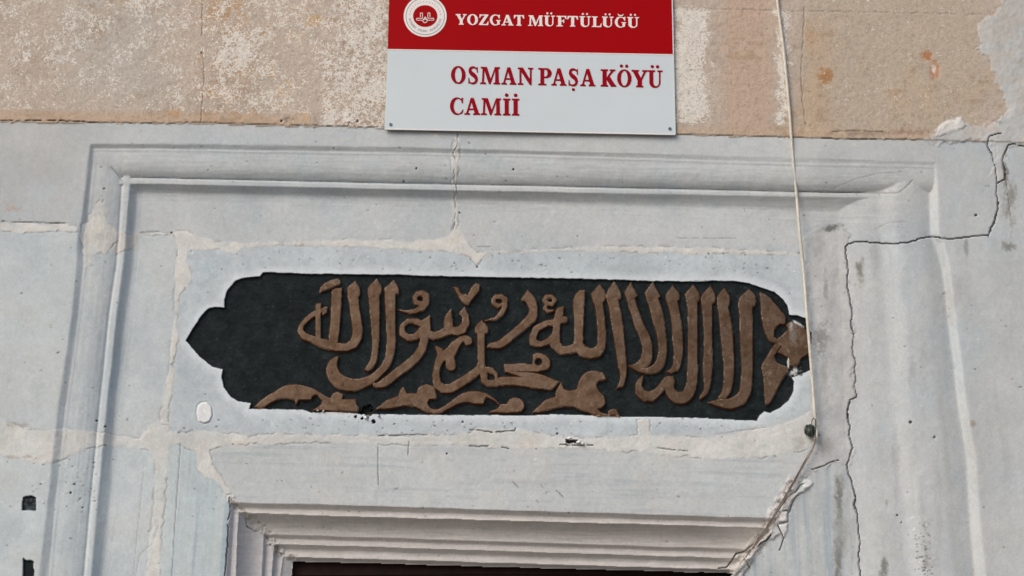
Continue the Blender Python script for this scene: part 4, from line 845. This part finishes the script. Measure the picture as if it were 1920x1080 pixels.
# glyphs: x 0..1 of own width, y 0 baseline .. 1 cap height; list of (outline, holes)
sf = 0.085
def glyph(ch):
    e = 0.5
    if ch == 'I': return [([(0, 0), (1, 0), (1, sf), (.78, sf+.03), (.78, 1-sf-.03), (1, 1-sf), (1, 1), (0, 1), (0, 1-sf), (.22, 1-sf-.03), (.22, sf+.03), (0, sf)], [])]
    if ch == 'O': return [(arc(.5, .5, .5, .52, 0, 351, 39), [arc(.5, .5, .235, .43, 0, 351, 39)])]
    if ch == 'C': return [(arc(.52, .5, .52, .52, 62, 298, 30)[:-1]+[(.80, .03), (.93, .10), (1.0, .30), (.93, .31)]+arc(.62, .5, .34, .43, 310, 290, 3)+arc(.60, .5, .33, .43, 285, 70, 24)+[(.80, .86), (.88, .68), (.96, .68), (.97, 1.0), (.90, 1.0), (.85, .95)], [])]
    if ch == 'G': return [(arc(.48, .5, .48, .52, 62, 298, 30)+[(.78, .06), (.88, .10), (.88, .40), (.98, .44), (.98, .50), (.56, .50), (.56, .44), (.66, .40), (.66, .12)]+arc(.53, .5, .30, .43, 290, 72, 24)+[(.72, .86), (.81, .66), (.89, .66), (.90, 1.0), (.83, 1.0), (.78, .95)], [])]
    if ch == 'L': return [([(0, 0), (.95, 0), (1, .34), (.93, .34), (.80, .10), (.44, .09), (.44, .89), (.58, .92), (.58, 1), (0, 1), (0, .92), (.15, .89), (.15, .11), (0, .08)], [])]
    if ch == 'F': return [([(0, 0), (.62, 0), (.62, .08), (.46, .11), (.46, .46), (.62, .46), (.68, .34), (.75, .34), (.75, .68), (.68, .68), (.62, .56), (.46, .56), (.46, .90), (.76, .90), (.90, .70), (.98, .70), (.95, 1), (0, 1), (0, .92), (.16, .89), (.16, .11), (0, .08)], [])]
    if ch == 'E': return [([(0, 0), (.95, 0), (1, .32), (.93, .32), (.78, .10), (.46, .10), (.46, .46), (.62, .46), (.68, .34), (.75, .34), (.75, .68), (.68, .68), (.62, .56), (.46, .56), (.46, .90), (.76, .90), (.90, .70), (.98, .70), (.95, 1), (0, 1), (0, .92), (.16, .89), (.16, .11), (0, .08)], [])]
    if ch == 'T': return [([(.26, 0), (.74, 0), (.74, .08), (.64, .11), (.64, .90), (.78, .90), (.92, .68), (1, .68), (.97, 1), (.03, 1), (0, .68), (.08, .68), (.22, .90), (.36, .90), (.36, .11), (.26, .08)], [])]
    if ch == 'Z': return [([(0, 0), (.96, 0), (1, .34), (.92, .34), (.78, .10), (.36, .10), (.97, .93), (.97, 1), (.07, 1), (.04, .68), (.12, .68), (.25, .90), (.62, .90), (0, .07)], [])]
    if ch == 'N': return [([(0, 0), (.36, 0), (.36, .08), (.24, .11), (.24, .74), (.78, 0), (.90, 0), (.90, .90), (1, .92), (1, 1), (.66, 1), (.66, .92), (.78, .89), (.78, .36), (.34, 1), (0, 1), (0, .92), (.11, .89), (.11, .11), (0, .08)], [])]
    if ch == 'M': return [([(0, 0), (.29, 0), (.29, .08), (.19, .11), (.22, .78), (.44, 0), (.52, 0), (.75, .78), (.75, .11), (.66, .08), (.66, 0), (1, 0), (1, .08), (.94, .11), (.92, .89), (.99, .92), (.99, 1), (.74, 1), (.53, .32), (.34, 1), (.03, 1), (.03, .92), (.12, .89), (.09, .11), (0, .08)], [])]
    if ch == 'A': return [([(0, 0), (.36, 0), (.36, .08), (.25, .11), (.30, .28), (.60, .28), (.65, .11), (.56, .08), (.56, 0), (1, 0), (1, .08), (.92, .11), (.60, 1.0), (.40, 1.0), (.12, .11), (0, .08)], [[(.33, .37), (.57, .37), (.45, .74)]])]
    if ch == 'V': return []
    if ch == 'Y': return [([(.28, 0), (.74, 0), (.74, .08), (.65, .11), (.65, .42), (.90, .89), (1, .92), (1, 1), (.66, 1), (.66, .92), (.76, .89), (.58, .54), (.38, .89), (.46, .92), (.46, 1), (0, 1), (0, .92), (.09, .89), (.37, .40), (.37, .11), (.28, .08)], [])]
    if ch == 'U': return [([(0, 1), (0, .92), (.10, .89), (.10, .30)]+arc(.48, .30, .38, .32, 180, 360, 14)+[(.86, .89), (1, .92), (1, 1), (.64, 1), (.64, .92), (.75, .89), (.75, .30)]+arc(.56, .30, .19, .22, 360, 180, 10)+[(.37, .89), (.50, .92), (.50, 1)], [])]
    if ch == 'P': return [([(0, 0), (.60, 0), (.60, .08), (.44, .11), (.44, .42), (.56, .42)]+arc(.60, .71, .40, .29, -90, 90, 14)+[(0, 1), (0, .92), (.16, .89), (.16, .11), (0, .08)], [[(.44, .51), (.54, .51)]+arc(.54, .71, .15, .20, -80, 80, 8)+[(.54, .91), (.44, .91)]])]
    if ch == 'R': return [([(0, 0), (.50, 0), (.50, .08), (.40, .11), (.40, .44), (.46, .44), (.70, 0), (1, 0), (1, .08), (.92, .11), (.70, .47)]+arc(.56, .73, .34, .27, -60, 90, 12)+[(0, 1), (0, .92), (.14, .89), (.14, .11), (0, .08)], [[(.40, .53), (.50, .53)]+arc(.50, .72, .14, .19, -80, 80, 8)+[(.50, .91), (.40, .91)]])]
    if ch == 'D': return [([(0, 0), (.50, 0)]+arc(.50, .5, .50, .5, -85, 85, 20)+[(.50, 1), (0, 1), (0, .92), (.14, .89), (.14, .11), (0, .08)], [[(.40, .09)]+arc(.46, .5, .26, .41, -80, 80, 14)+[(.40, .91)]])]
    if ch == 'B': return [([(0, 0), (.55, 0)]+arc(.60, .26, .38, .26, -85, 60, 10)+[(.76, .53)]+arc(.56, .77, .36, .23, -50, 90, 10)+[(0, 1), (0, .92), (.14, .89), (.14, .11), (0, .08)], [[(.40, .57), (.50, .57)]+arc(.50, .74, .13, .17, -80, 80, 6)+[(.40, .91)], [(.40, .09), (.52, .09)]+arc(.52, .28, .16, .19, -80, 80, 6)+[(.40, .47)]])]
    if ch == 'K': return [([(0, 0), (.48, 0), (.48, .08), (.39, .11), (.39, .40), (.66, 0), (1, 0), (1, .08), (.93, .11), (.58, .60), (.84, .89), (.95, .92), (.95, 1), (.58, 1), (.58, .92), (.66, .89), (.39, .54), (.39, .89), (.48, .92), (.48, 1), (0, 1), (0, .92), (.12, .89), (.12, .11), (0, .08)], [])]
    if ch == 'S': return [(sstroke(crv([(.90, .70, .05), (.80, .86, .09), (.58, .955, .11), (.34, .93, .16), (.20, .78, .24), (.34, .61, .27), (.60, .48, .27), (.78, .30, .26), (.70, .10, .17), (.46, .03, .11), (.20, .08, .09), (.08, .30, .05)], 4)), []),
                          ([(.82, .66), (.90, .66), (.90, .985), (.82, .985), (.78, .90)], []), ([(.06, .015), (.14, .015), (.20, .10), (.14, .34), (.06, .34)], [])]
    return []
DIA = {'Ü': ('U', 'u'), 'Ö': ('O', 'u'), 'İ': ('I', 'i'), 'Ğ': ('G', 'g'), 'Ş': ('S', 's')}
def put_letter(ch, x0, x1, yb, cap, d, mat, root, slope=0.018, th=0.0012, name='letter'):
    """x0..x1 photo span, yb baseline at the middle"""
    b, dia = DIA.get(ch, (ch, None)); w_ = x1-x0; xm = (x0+x1)/2
    def T(p): return (x0+p[0]*w_, yb-p[1]*cap+(x0+p[0]*w_-xm)*slope)
    first = None; parts = list(glyph(b))
    rr = cap*0.092
    if dia == 'u': extra = [ring(*T((.30, 1.21)), rr*1.05, rr, 14), ring(*T((.66, 1.21)), rr*1.05, rr, 14)]
    elif dia == 'i': extra = [ring(*T((.5, 1.20)), rr*1.2, rr*1.15, 14)]
    elif dia == 's': extra = [ring(*T((.5, -.21)), rr*1.0, rr*.95, 14)]
    elif dia == 'g': extra = [[T(p) for p in sstroke(crv([(.24, 1.27, .03), (.36, 1.15, .09), (.5, 1.12, .10), (.64, 1.15, .09), (.76, 1.27, .03)], 4))]]
    else: extra = []
    objs = []
    for k, (o_, hs) in enumerate(parts):
        objs.append(slab(name, [T(p) for p in o_], d+0.00008*k, th, mat, root, holes=[[T(p) for p in h] for h in hs]))
    for k, o_ in enumerate(extra): objs.append(slab(name, o_, d-0.00005, th, mat, root))
    if len(objs) > 1:                             # one mesh per letter
        bm = bmesh.new()
        for o in objs: bm.from_mesh(o.data)
        bm.to_mesh(objs[0].data); bm.free()
        for o in objs[1:]: bpy.data.objects.remove(o)
    return objs[0]
def line(spec, ox, oy, s, b0, b1, cap, mat, slope):
    """b0,b1: (x,y) baseline points in crop units"""
    for ch, a, b in spec:
        xm = (a+b)/2; yb = b0[1]+(b1[1]-b0[1])*(xm-b0[0])/(b1[0]-b0[0])
        put_letter(ch, ox+a/s, ox+b/s, oy+yb/s, cap/s, SD+0.0013, mat, SIGN, slope)
line([('Y', 75, 181), ('O', 187, 292), ('Z', 301, 395), ('G', 407, 516), ('A', 520, 637), ('T', 640, 742), ('M', 779, 926), ('Ü', 935, 1041), ('F', 1056, 1156), ('T', 1160, 1266), ('Ü', 1279, 1391), ('L', 1400, 1496), ('Ü', 1499, 1611), ('Ğ', 1624, 1736), ('Ü', 1744, 1859)],
     840, 10, 5.189, (130, 188), (1800, 217), 103, M_LW, .0165)
line([('O', 109, 226), ('S', 242, 332), ('M', 342, 502), ('A', 512, 632), ('N', 643, 767), ('P', 807, 915), ('A', 912, 1033), ('Ş', 1044, 1133), ('A', 1143, 1264), ('K', 1306, 1431), ('Ö', 1438, 1554), ('Y', 1554, 1682), ('Ü', 1684, 1802)],
     820, 100, 4.267, (160, 241), (1740, 273), 138, M_LR, .0195)
line([('C', 101, 209), ('A', 216, 342), ('M', 349, 511), ('İ', 525, 584), ('İ', 596, 656)], 820, 100, 4.267, (150, 489), (620, 497), 135, M_LR, .0195)
# emblem
ex, ey = 740+772/13.5, 30.5
slab('emblem_disc', ring(ex, ey, 40.3, 38.5, 64), SD+0.0010, 0.0009, M_LW, SIGN)
slab('emblem_ring', ring(ex, ey, 36.6, 34.9, 64), SD+0.0014, 0.0004, M_GR, SIGN, holes=[ring(ex, ey, 35.4, 33.7, 64)])
slab('emblem_centre', ring(ex, ey-.6, 22.8, 20.3, 48), SD+0.0018, 0.0006, M_LR if False else M_SR, SIGN)
def bar(p, q, wd, k): slab('emblem_symbol', [(p[0]-(q[1]-p[1])/(math.hypot(q[0]-p[0], q[1]-p[1]))*wd/2, p[1]+(q[0]-p[0])/(math.hypot(q[0]-p[0], q[1]-p[1]))*wd/2), (q[0]-(q[1]-p[1])/(math.hypot(q[0]-p[0], q[1]-p[1]))*wd/2, q[1]+(q[0]-p[0])/(math.hypot(q[0]-p[0], q[1]-p[1]))*wd/2), (q[0]+(q[1]-p[1])/(math.hypot(q[0]-p[0], q[1]-p[1]))*wd/2, q[1]-(q[0]-p[0])/(math.hypot(q[0]-p[0], q[1]-p[1]))*wd/2), (p[0]+(q[1]-p[1])/(math.hypot(q[0]-p[0], q[1]-p[1]))*wd/2, p[1]-(q[0]-p[0])/(math.hypot(q[0]-p[0], q[1]-p[1]))*wd/2)], SD+0.0024+0.00005*k, 0.0005, M_LW, SIGN)
E = lambda u_, v_: (740+u_/13.5, v_/13.5)
k = 0
for a, b, wd in (((650, 430), (650, 325), 1.2), ((650, 328), (705, 328), 1.2), ((704, 325), (704, 462), 1.2), ((704, 462), (560, 462), 1.2), ((560, 462), (548, 488), 1.2), ((548, 488), (565, 510), 1.2), ((565, 510), (720, 512), 1.2),
                 ((893, 430), (893, 325), 1.2), ((893, 328), (840, 328), 1.2), ((840, 325), (840, 462), 1.2), ((840, 462), (985, 462), 1.2), ((985, 462), (995, 488), 1.2), ((995, 488), (980, 510), 1.2), ((980, 510), (825, 512), 1.2), ((735, 480), (772, 425), 1.2), ((772, 425), (806, 480), 1.2), ((715, 497), (830, 497), .9)):
    bar(E(*a), E(*b), wd, k); k += 1
slab('emblem_symbol', ring(*E(770, 522), 4.6, 4.5, 28), SD+0.0034, 0.0004, M_LW, SIGN, holes=[ring(*E(770, 522), 3.3, 3.2, 28)])
txt = 'DİYANET İŞLERİ BAŞKANLIĞI'
for i, ch in enumerate(txt):                       # ring lettering, reading left to right along the lower arc
    if ch == ' ': continue
    an = math.radians(172-164*(i+.5)/len(txt)); r1, r2 = 29.2, 27.4
    px, py = ex+r1*math.cos(an), ey+r2*math.sin(an)
    o = put_letter(ch, -1.35, 1.35, 0, 4.0, SD+0.0016, M_GR, SIGN, 0.0, 0.0003)
    # rebuild at its turned place on the arc
    bpy.data.objects.remove(o)
    b, dia = DIA.get(ch, (ch, None)); rot = an-math.pi/2
    def T(p):
        u_, v_ = (p[0]-.5)*(1.4 if b == 'I' else 2.7), -(p[1]-.5)*4.0
        return (px+u_*math.cos(rot)-v_*math.sin(rot), py+u_*math.sin(rot)+v_*math.cos(rot))
    for k, (o_, hs) in enumerate(glyph(b)[:1]):
        slab('letter', [T(p) for p in o_], SD+0.0016, 0.0004, M_GR, SIGN, holes=[[T(p) for p in h] for h in hs])
for i in range(16):
    an = math.radians(188+164*i/15)
    px, py = ex+29.2*math.cos(an), ey+27.4*math.sin(an)
    star = []
    for q in range(10):
        rr = (1.25, .55)[q % 2]; aa = an+math.pi*q/5; star.append((px+rr*math.cos(aa), py+rr*math.sin(aa)))
    slab('star', star, SD+0.0016, 0.0004, M_GR, SIGN)

# ---------------------------------------------------------------- cables
def tube_mesh(name, pts, rad, sides=10):
    """pts: world positions, rad: radius or list"""
    me = bpy.data.meshes.new(name); bm = bmesh.new(); rings = []
    n = len(pts)
    for i, p in enumerate(pts):
        p = Vector(p); t = (Vector(pts[min(n-1, i+1)])-Vector(pts[max(0, i-1)])).normalized()
        a = t.cross(Vector((0, 1, 0.01))).normalized(); b = t.cross(a); r = rad[i] if isinstance(rad, (list, tuple)) else rad
        rings.append([bm.verts.new(p+(a*math.cos(2*math.pi*k/sides)+b*math.sin(2*math.pi*k/sides))*r) for k in range(sides)])
    for i in range(n-1):
        for k in range(sides): bm.faces.new((rings[i][k], rings[i][(k+1) % sides], rings[i+1][(k+1) % sides], rings[i+1][k]))
    bm.faces.new(rings[0]); bm.faces.new(rings[-1][::-1])
    bmesh.ops.recalc_face_normals(bm, faces=bm.faces)
    for f in bm.faces: f.smooth = True
    bm.to_mesh(me); bm.free(); return me
def path(spec, n=6):
    s3 = crv([tuple(map(float, p)) for p in spec], n)
    return [at(p[0], p[1], p[2]) for p in s3]
M_CABLE = mat_plain('cream_cable', (186, 180, 168), 0.5, 0.4, 0.14, scale=60)
M_CABLE2 = mat_plain('grimy_cable', (138, 128, 118), 0.6, 0.4, 0.35, scale=40)
M_WIRE = mat_plain('rusty_wire', (92, 68, 56), 0.6, 0.4, 0.3, scale=60)
M_TAPE = mat_plain('dark_tape', (38, 46, 40), 0.5, 0.5, 0.4, scale=120)
main = path([(1450, -160, .012), (1456, -40, .011), (1457.5, 0, .011), (1463, 45, .011), (1469, 90, .011), (1475, 150, .011), (1480, 205, .010), (1484, 260, .006), (1489, 320, -.006), (1494, 370, -.016), (1499, 430, -0.010), (1504, 480, -0.022), (1508, 520, -0.027), (1513, 590, -0.026), (1518, 650, -0.024), (1523, 710, -0.024), (1526, 750, -0.024), (1529, 790, -0.024), (1531, 812, -0.022), (1530, 824, -0.022)])
me = tube_mesh('wall_cable', main, 0.0047)
o = new_obj('wall_cable', me, M_CABLE); o['label'] = 'thin cream cable hanging down the wall right of the sign'; o['category'] = 'cable'
lower = path([(1529, 820, -0.020), (1530, 826, -0.020), (1523, 842, -0.024), (1511, 864, -0.030), (1500, 884, -0.032), (1488, 905, -0.033), (1476, 927, -0.033), (1462, 952, -0.033), (1448, 974, -0.035), (1434, 996, -0.042), (1420, 1017, -0.046), (1408, 1036, -0.048), (1396, 1052, -0.046), (1384, 1070, -0.046), (1374, 1092, -0.050), (1366, 1130, -0.070)])
o = new_obj('wall_cable', tube_mesh('wall_cable', lower, 0.0028), M_CABLE2); o['label'] = 'grimy cable running diagonally down to the door corner'; o['category'] = 'cable'
w2 = path([(1530, 818, -0.016), (1526, 834, -0.020), (1515, 853, -0.027), (1502, 876, -0.028), (1489, 900, -0.028), (1474, 926, -0.028), (1460, 950, -0.028), (1445, 976, -0.030), (1428, 1002, -0.038), (1414, 1022, -0.042), (1400, 1042, -0.040), (1388, 1058, -0.040), (1372, 1080, -0.044), (1362, 1100, -0.050)])
o = new_obj('thin_wire', tube_mesh('thin_wire', w2, 0.0011, 7), M_WIRE); o['label'] = 'thin rusty wire twisted alongside the diagonal cable'; o['category'] = 'wire'
# clip: wire loop and taped lump
clip = empty('cable_clip', 'dark taped clip with a wire loop holding the cable above its bend', 'clip', tuple(at(1521, 812, -0.030)))
lp = path([(1522, 822, -0.020), (1523, 808, -0.018), (1522, 792, -0.016), (1524, 786, -0.015), (1527, 785, -0.015), (1529, 789, -0.015), (1529, 803, -0.017), (1528, 818, -0.018)])
me = tube_mesh('loop', lp, 0.0014, 8); o = new_obj('loop', me, M_TAPE); hold(o, clip)
bm = bmesh.new(); bmesh.ops.create_icosphere(bm, subdivisions=3, radius=1.0)
c0 = at(1518, 807, -.028)
for v in bm.verts:
    nn_ = vn(np.array(v.co.x*2.2+5), np.array(v.co.y*2.2+v.co.z*3+7), 9)
    v.co = Vector((v.co.x*0.0155, v.co.y*0.012, v.co.z*0.020))*(0.75+0.5*float(nn_))+c0
for f in bm.faces: f.smooth = False
me = bpy.data.meshes.new('taped_knot'); bm.to_mesh(me); bm.free(); o = new_obj('taped_knot', me, M_TAPE); hold(o, clip)

# ---------------------------------------------------------------- door behind the opening
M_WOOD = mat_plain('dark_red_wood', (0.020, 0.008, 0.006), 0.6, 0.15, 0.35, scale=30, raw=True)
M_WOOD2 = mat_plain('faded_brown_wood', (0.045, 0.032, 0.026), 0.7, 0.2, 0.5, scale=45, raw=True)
tl = at(548, 1053, -.175); tr = at(1366, 1074, -.175)
xL, xR, zT = tl.x, tr.x, max(tl.z, tr.z)+.03
door = empty('wooden_door', 'dark red brown double door in the shadow under the marble lintel', 'door', ((xL+xR)/2, .3, 0))
def box(name, x0, x1, y0, y1, z0, z1, mat, root, bev=0.004):
    bm = bmesh.new(); bmesh.ops.create_cube(bm, size=1.0)
    for v in bm.verts: v.co = Vector(((x0+x1)/2+v.co.x*(x1-x0), (y0+y1)/2+v.co.y*(y1-y0), (z0+z1)/2+v.co.z*(z1-z0)))
    bmesh.ops.bevel(bm, geom=bm.edges[:], offset=bev, segments=2, affect='EDGES')
    me = bpy.data.meshes.new(name); bm.to_mesh(me); bm.free()
    o = new_obj(name, me, mat); hold(o, root); return o
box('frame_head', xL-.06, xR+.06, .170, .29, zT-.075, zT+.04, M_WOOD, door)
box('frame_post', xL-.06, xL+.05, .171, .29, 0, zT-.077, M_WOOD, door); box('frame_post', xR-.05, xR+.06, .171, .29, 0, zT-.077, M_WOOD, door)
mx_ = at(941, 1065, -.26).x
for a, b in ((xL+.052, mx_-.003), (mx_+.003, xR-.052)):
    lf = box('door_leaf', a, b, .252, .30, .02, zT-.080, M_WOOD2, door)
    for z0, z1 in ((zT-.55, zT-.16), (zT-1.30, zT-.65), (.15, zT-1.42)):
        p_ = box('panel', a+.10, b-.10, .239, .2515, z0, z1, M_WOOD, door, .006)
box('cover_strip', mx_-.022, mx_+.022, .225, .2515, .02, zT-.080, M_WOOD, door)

# ---------------------------------------------------------------- ground in front of the wall
M_GROUND = mat_plain('paving_stone', (0.26, 0.24, 0.22), 0.85, 0.3, 0.15, scale=3, raw=True)
bm = bmesh.new()
bmesh.ops.create_grid(bm, x_segments=40, y_segments=40, size=60)
me = bpy.data.meshes.new('ground'); bm.to_mesh(me); bm.free(); o = new_obj('ground', me, M_GROUND); o['kind'] = 'structure'
o.location = (0, 0, 0)
